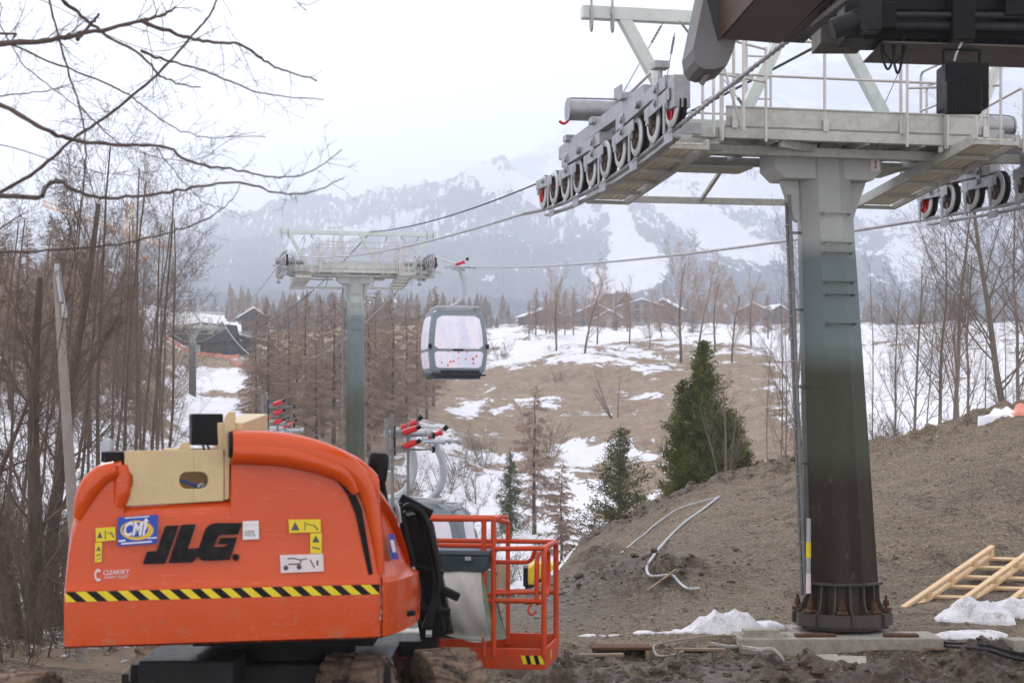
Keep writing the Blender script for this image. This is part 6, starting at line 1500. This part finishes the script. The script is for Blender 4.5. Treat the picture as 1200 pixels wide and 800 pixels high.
# --- left hillside wood
G2='bare larches on the left hillside'; L2='bare brown larch in the wood on the left hillside'
n=0
for k in range(52):
    Y=rnd.uniform(62,150); px=rnd.uniform(-60,150+ (rnd.random()*20)); 
    if px>120 and Y<80: continue
    X=(px-CX)*Y/F; top=rnd.uniform(245,320)+max(0,px-70)*.55; H=(HY-top)*Y/F-gz(X,Y)
    if H<3: continue
    H=min(H,13.5); put(LA[k%4],px,Y,H/10*rnd.uniform(.9,1.15),rnd.uniform(0,6.28),L2,G2,sz_=H/10); n+=1
# --- left foreground thicket
TH_=[bare(s,9,.06,FINE,lean=(.05,0)) for s in (21,22,23)]; SL_=[bare(s,9,.055,SLIM,lean=(.08,0)) for s in (31,32,33)]
G3='slender bare trees at the left'; 
spots=[(112,30,150,0),(122,34,235,1),(136,31,190,2),(150,33,170,0),(161,37,240,1),(173,35,205,2),(184,39,250,0),(192,36,235,1),(98,36,250,2),(84,30,240,1),(58,28,230,0),(72,42,260,2),(128,46,270,0),(42,34,245,2),(20,30,240,1),(4,27,230,0),(-14,33,240,1),(145,50,280,1),(165,52,290,2),(30,46,260,0),(90,52,270,2),(178,47,262,1),(190,52,280,0)]
for i,(px,Y,top,k) in enumerate(spots):
    X=(px-CX)*Y/F; H=(HY-top)*Y/F-gz(X,Y); pr=(TH_+SL_)[(i*5)%6] if i<10 else (SL_[i%3] if i%2 else TH_[i%3])
    put(pr,px,Y,H/9*.95,rnd.uniform(-.7,.7),'slender bare tree of the thicket at the left, behind the orange hood',G3,tilt=rnd.uniform(-.03,.07) if px<140 else rnd.uniform(-.08,.0),sz_=H/9)
big=bare(41,7,.17,FINE,lean=(-.06,0),stems=2,spread=.12,bark='bark'); put(big,32,19,1.0,.3,'thick rough barked tree trunk at the lower left, nearest of the bare trees',None,sink=.3)
put(bare(42,5.5,.10,FINE,lean=(.02,0),bark='bark'),50,20.5,1.0,.3,'second thick bare trunk close behind the nearest one at the lower left',None)
SHR=[bare(s,1.9,.018,dict(FINE,num=[1,12,7,4,0]),stems=6,spread=.45,name='bare_shrub') for s in (51,52)]
for i in range(26):
    Y=rnd.uniform(17,34); px=rnd.uniform(-30,110) if i%3 else rnd.uniform(-30,70); put(SHR[i%2],px,Y,rnd.uniform(.6,1.2),rnd.uniform(0,6),'low bare shrub tangle at the lower left edge','bare shrubs at the lower left',cat='shrub')
if 0: put(conifer(61,4.6,1.2,200,44,.13,'needle','spruce',.10,.05),-12,23,1.0,0,'dark evergreen spruce cut by the left picture edge',None)
# --- trees around the village
BR=[bare(s,10,.17,BROAD,bark='bark',twig='twigred') for s in (71,72,73)]
vil=[(798,178,308,0,'large round crowned bare tree beside the village, left of the big spruce top'),(685,186,326,1,'forked bare tree standing in front of the brown gabled chalet'),(762,200,372,2,'small bare tree on the snow in front of the tall white house'),(858,176,345,1,'bare tree just right of the round crowned one'),(838,190,330,2,'bare tree touching the right side of the round crowned one'),(700,215,340,0,'bare tree behind the forked one at the brown chalet'),(652,196,332,0,'bare tree left of the forked one at the low brown chalet'),(738,205,342,2,'bare tree in front of the tall dark slate roofed house'),(818,200,322,1,'bare tree grown into the right side of the large round crowned one'),(880,195,335,2,'bare tree in front of the white house nearest to the pylon'),(776,215,348,1,'bare tree left of the large round crowned one')]
for px,Y,top,k,lab in vil:
    X=(px-CX)*Y/F; H=(HY-top)*Y/F-gz(X,Y); put(BR[k],px,Y,H/10,rnd.uniform(0,6),lab,'bare trees beside the village',sz_=H/9.6)
for px,Y,top in [(628,235,334),(640,240,338),(652,232,330),(662,245,340),(735,260,335),(645,255,345),(620,250,350),(773,270,352),(722,262,345),(672,250,335),(812,240,345),(880,230,350),(900,240,340),(925,230,335)]:
    X=(px-CX)*Y/F; H=(HY-top)*Y/F-gz(X,Y); put(LA[int(px)%4],px,Y,H/10*1.1,rnd.uniform(0,6),'hazy bare larch standing among the village houses','bare larches among the houses',sz_=H/10)
leanb=bare(76,3.6,.045,dict(SLIM,num=[1,8,5,3]),lean=(-.35,0),stems=4,spread=.30,name='bare_shrub'); put(leanb,722,143,1.35,0,'leaning bare shrub alone on the brown slope between gondola and spruce',None,cat='shrub')
for px,Y,top in [(588,190,385),(655,165,425),(640,120,470)]:
    X=(px-CX)*Y/F; H=(HY-top)*Y/F-gz(X,Y); put(SHR[0],px,Y,H/1.9,1,'small bare shrub dotted on the brown and snowy slope','bare shrubs on the slope',cat='shrub')
# --- spruces in the middle
put(conifer(81,4.2,1.0,180,60,.11,'needle','spruce',.16,.0,gap=.25,start=.12),598,80,((HY-528)*80/F-gz((598-CX)*80/F,80))/4.2,0,'small dark green spruce behind the orange platform','')
put(conifer(82,3.6,1.15,190,85,.075,'needle_b','pine',.02,.45,gap=.22,start=.12,shape=.65),726,49,((HY-500)*49/F-gz((726-CX)*49/F,49))/3.6,0,'yellow green open crowned pine left of the big dark spruce',None)
put(conifer(83,5.3,1.30,330,150,.085,'needle_c','spruce',-.02,.55,leaders=3,shape=.72,start=.02),824,45,((HY-397)*45/F-gz((824-CX)*45/F,45))/5.3,.0,'tallest dense dark evergreen spruce rising behind the dirt mound',None)
put(conifer(84,3.6,1.1,220,110,.092,'needle_c','spruce',-.02,.5,leaders=3,shape=.45,start=.02),853,44.5,((HY-478)*44.5/F-gz((853-CX)*44.5/F,44.5))/3.6,.0,'lower dense evergreen grown into the right side of the tallest spruce',None)
put(bare(85,2.7,.035,dict(FINE,num=[1,12,8,4,0]),stems=3,spread=.25,name='bare_shrub',bark='barkpale',twig='barkpale'),852,38.2,1.0,.3,'pale bare shrub in front of the big dark spruce on the mound crest',None,cat='shrub')
# --- right side
G4='bare trees behind the mound at the right'
FT=[bare(s,10,.115,FULL,bark='barkpale',twig='twig') for s in (91,92,93)]
rt=[(1176,44,165,1.25,'tallest bare tree at the right edge with straight pale trunk'),(1118,41,225,1.0,'large bare tree between the green pylon and the tallest tree at the right edge'),(1100,46,262,.9,None),(1135,50,290,.8,None),(1070,52,300,.8,None),(1195,50,230,.9,None),(1155,58,300,.8,None),(1048,56,330,.7,None),(1085,60,320,.8,None),(1215,44,190,1,None),(1024,66,300,.8,None),(932,62,292,.8,'slender bare tree just left of the green pylon column'),(912,70,322,.7,None),(921,52,380,.6,None),(900,84,372,.7,None),(1125,72,330,.8,None),(1180,76,320,.8,None),(1240,60,240,1,None)]
for i,(px,Y,top,q,lab) in enumerate(rt):
    X=(px-CX)*Y/F; H=(HY-top)*Y/F-gz(X,Y); pr=FT[i%3] if (i<6 or i%2) else SL_[i%3]; pr=FT[0] if i==0 else pr
    put(pr,px,Y,H/10*q*.95,rnd.uniform(0,6) if i else 2.2,lab or 'bare tree of the loose row behind the dirt mound at the right',G4,sz_=H/10 if pr in FT else H/9)
for i in range(20):
    Y=rnd.uniform(38,60); px=rnd.uniform(890,1220); put(SHR[i%2],px,Y,rnd.uniform(.5,1.1),rnd.uniform(0,6),'low bare shrub behind the crest of the mound','bare shrubs behind the mound',cat='shrub')
for px,Y,s in [(480,95,1.6),(520,100,1.7),(560,98,1.6),(540,108,1.8),(500,88,1.5),(570,115,1.8),(545,84,1.2),(590,60,1.0),(615,62,.9),(640,58,.8),(505,58,.9),(535,64,1.0),(570,70,1.1)]:
    put(SHR[int(px)%2],px,Y,s,rnd.uniform(0,6),'thin bare shrub below and behind the flying gondola','bare shrubs below the gondola',cat='shrub')
# --- far wood belt behind the village as one mass
rn=np.random.RandomState(4); V=[];Fc=[]
def cone_tree(x,y,z,h,r,b):
    k=7; lv=[(0.0,.35),(.12,1.0),(.35,.62),(.37,.8),(.62,.36),(.64,.5),(1.0,.0)]
    for f,q in lv:
        for i in range(k):
            a=2*math.pi*i/k+f*3; rr=r*q*rn.uniform(.6,1.3); V.append((x+rr*math.cos(a),y+rr*math.sin(a),z+h*f*(1 if f<1 else 1)))
    for l in range(len(lv)-1):
        for i in range(k): Fc.append((b+l*k+i,b+l*k+(i+1)%k,b+(l+1)*k+(i+1)%k,b+(l+1)*k+i))
Yr=rn.uniform(462,900,3600); pxr=rn.uniform(-500,1750,3600)
for Y,px in zip(Yr,pxr):
    X=(px-CX)*Y/F
    if Y<640: 
        z=float(zbase(np.array([px]),np.array([min(Y,470.)]))[0])+(max(Y,470)-470)*.02-1
        if 600<px<800 and Y<520: continue
    else: continue
    q_=float(farther(Y))/Y; X*=q_; Y*=q_; z*=q_
    h=rn.uniform(4,10.5); cone_tree(X,Y,z,h,h*rn.uniform(.14,.22),len(V))
for _ in range(230):
    Y=rn.uniform(320,455); px=rn.uniform(268,585)
    if px>505 and Y<330: continue
    if px<320 and Y<330: continue
    X=(px-CX)*Y/F; z=float(zbase(np.array([px]),np.array([Y]))[0])-.5; h=rn.uniform(3,9); cone_tree(X,Y,z,h,h*rn.uniform(.14,.2),len(V))
me=bpy.data.meshes.new('distant_wood'); me.from_pydata(V,[],Fc); t=NT('distant wood'); n_=t.noise(.05,3,.6,t.geo()); t.set(Base_Color=t.ramp(n_,[(.42,(.22,.165,.13)),(.6,(.10,.095,.08))]),Roughness=.9); me.materials.append(t.m)
o=bpy.data.objects.new('distant_wood',me); C.objects.link(o); o['kind']='stuff'

# ================================================================ overhanging branches, upper left
tr=TW(); tb=TW(); rn=random.Random(8)
root=thing('overhanging_tree','dark bare branches of a near tree reaching in across the sky at the upper left','tree',P(-330,1020,10.5))
o0=WORLD[root.name]
def bp(x,y,Y): return P(x,y,Y)-o0
tr.seg([bp(-330,1050,10.5),bp(-320,700,10.4),bp(-290,350,10.5),bp(-240,80,10.6),bp(-190,-200,10.7),bp(-150,-500,10.8)],[.22,.19,.16,.13,.09,.04],10)
def twigs(pts,rb,nn_,L0,lev=0):
    for i in range(nn_):
        g=rn.uniform(.03,.99)*(len(pts)-1); j=int(g); p=pts[j].lerp(pts[j+1],g-j); d=(pts[j+1]-pts[j]).normalized(); s=rn.choice((-1,1))
        a=rn.uniform(.5,1.1)*s; dd=Vector((d.x*math.cos(a)-d.z*math.sin(a),d.y+rn.uniform(-.5,.5),d.x*math.sin(a)+d.z*math.cos(a))).normalized()
        L=L0*rn.uniform(.3,1.2)*(1-.4*g/len(pts)); q=[p]
        for k in range(4): dd=(dd+Vector((rn.gauss(0,.16),rn.gauss(0,.12),rn.gauss(.02,.16)))).normalized(); q.append(q[-1]+dd*L/4)
        r0=rb*(.55 if lev==0 else .5); r0=max(r0,.0016); tb.seg(q,[r0,r0*.85,r0*.7,r0*.5,.0011],3)
        if lev<2 and L>.12: twigs(q,r0,3 if lev==0 else 2,L*.45,lev+1)
BRL=[([(-240,80),(-120,60),(0,52),(60,47),(110,37),(165,25),(190,18),(206,9)],10.5,.026,.007,26),
([(165,25),(215,42),(250,50),(285,54),(310,72),(330,82),(371,94)],10.5,.014,.005,5),
([(90,47),(105,30),(115,18)],10.45,.014,.008,0),
([(-60,-120),(60,-12),(90,14),(120,38),(165,65),(185,86),(205,97),(235,103)],10.7,.020,.004,12),
([(165,60),(200,73),(240,82),(275,98),(310,110),(380,117)],10.6,.010,.003,14),
([(0,40),(15,53),(80,80),(140,105),(165,122),(200,147),(240,160),(310,160)],10.9,.010,.0025,22),
([(-260,30),(-100,80),(0,123),(50,150),(85,164),(140,170),(190,172),(225,190),(270,198),(320,207),(360,203),(400,176)],10.3,.020,.003,28),
([(-290,300),(-100,238),(0,230),(45,231),(52,222),(60,214),(72,213),(95,226),(130,232),(190,227),(240,217),(285,215),(320,225),(345,228),(375,222),(402,209)],10.1,.020,.003,30),
([(264,-30),(250,10),(230,36),(185,86),(140,125),(112,145),(85,163),(50,195),(0,225),(-80,262)],11.2,.0055,.013,10),
([(50,-80),(58,0),(72,55),(85,100),(97,140),(100,175),(97,225),(90,275),(80,340),(66,420)],11.0,.010,.004,30),
([(-20,0),(0,30),(25,72),(55,98),(90,125),(120,150)],11.4,.006,.003,14),
([(-280,420),(-100,320),(0,297),(80,292),(150,285),(200,272),(245,255),(270,235),(282,218)],10.9,.012,.002,26),
([(183,174),(200,195),(222,220),(240,238),(262,244)],10.4,.004,.002,7),
([(-120,120),(-20,113),(40,109),(75,100),(105,92)],11.6,.008,.002,14),
([(-120,-60),(0,-20),(70,10),(180,60),(260,30)],12.0,.004,.002,8),
([(90,120),(130,160),(175,182),(230,188),(275,160),(300,155)],11.5,.004,.0015,16),
([(-100,160),(0,170),(70,190),(130,205),(200,200)],11.8,.006,.0015,20),
([(255,-10),(262,20),(275,60),(292,85),(312,110)],11.3,.003,.001,5),
([(335,-12),(350,2),(362,6),(380,-3)],11.3,.003,.002,2),
([(170,-20),(172,30),(178,70),(180,120)],11.3,.004,.002,8)]
for pts,Y,ra,rb_,nt in BRL:
    if pts[0]==(264,-30): pts=pts+[(-225,330)]
    elif pts[0][1]<0 and pts[0]!=(-20,0): pts=[(-165,-420),(pts[0][0]*.4-60,-300)]+pts
    elif pts[0][0]<45 and pts[0][0]>-230: pts=[(-228,pts[0][1]+40)]+pts
    q=[bp(a,b,Y+.12*math.sin(i*1.7)) for i,(a,b) in enumerate(pts)]; q=catmull(q,6); q=[v+Vector((rn.gauss(0,.003),0,rn.gauss(0,.004))) for v in q]
    rs=[ra+(rb_-ra)*(i/(len(q)-1))**.8*(1+0) for i in range(len(q))]; rs=[r_*(1+.10*math.sin(i*2.3)) for i,r_ in enumerate(rs)]
    tb.seg_=None
    for i in range(0,len(q)-1,5): tb.seg(q[i:i+6],rs[i:i+6],6)
    twigs(q,max(min(ra,rb_)*.9,.003),nt,.42)
tr.build('trunk',M['twigdark'],root); tb.build('branches',M['twigdark'],root)
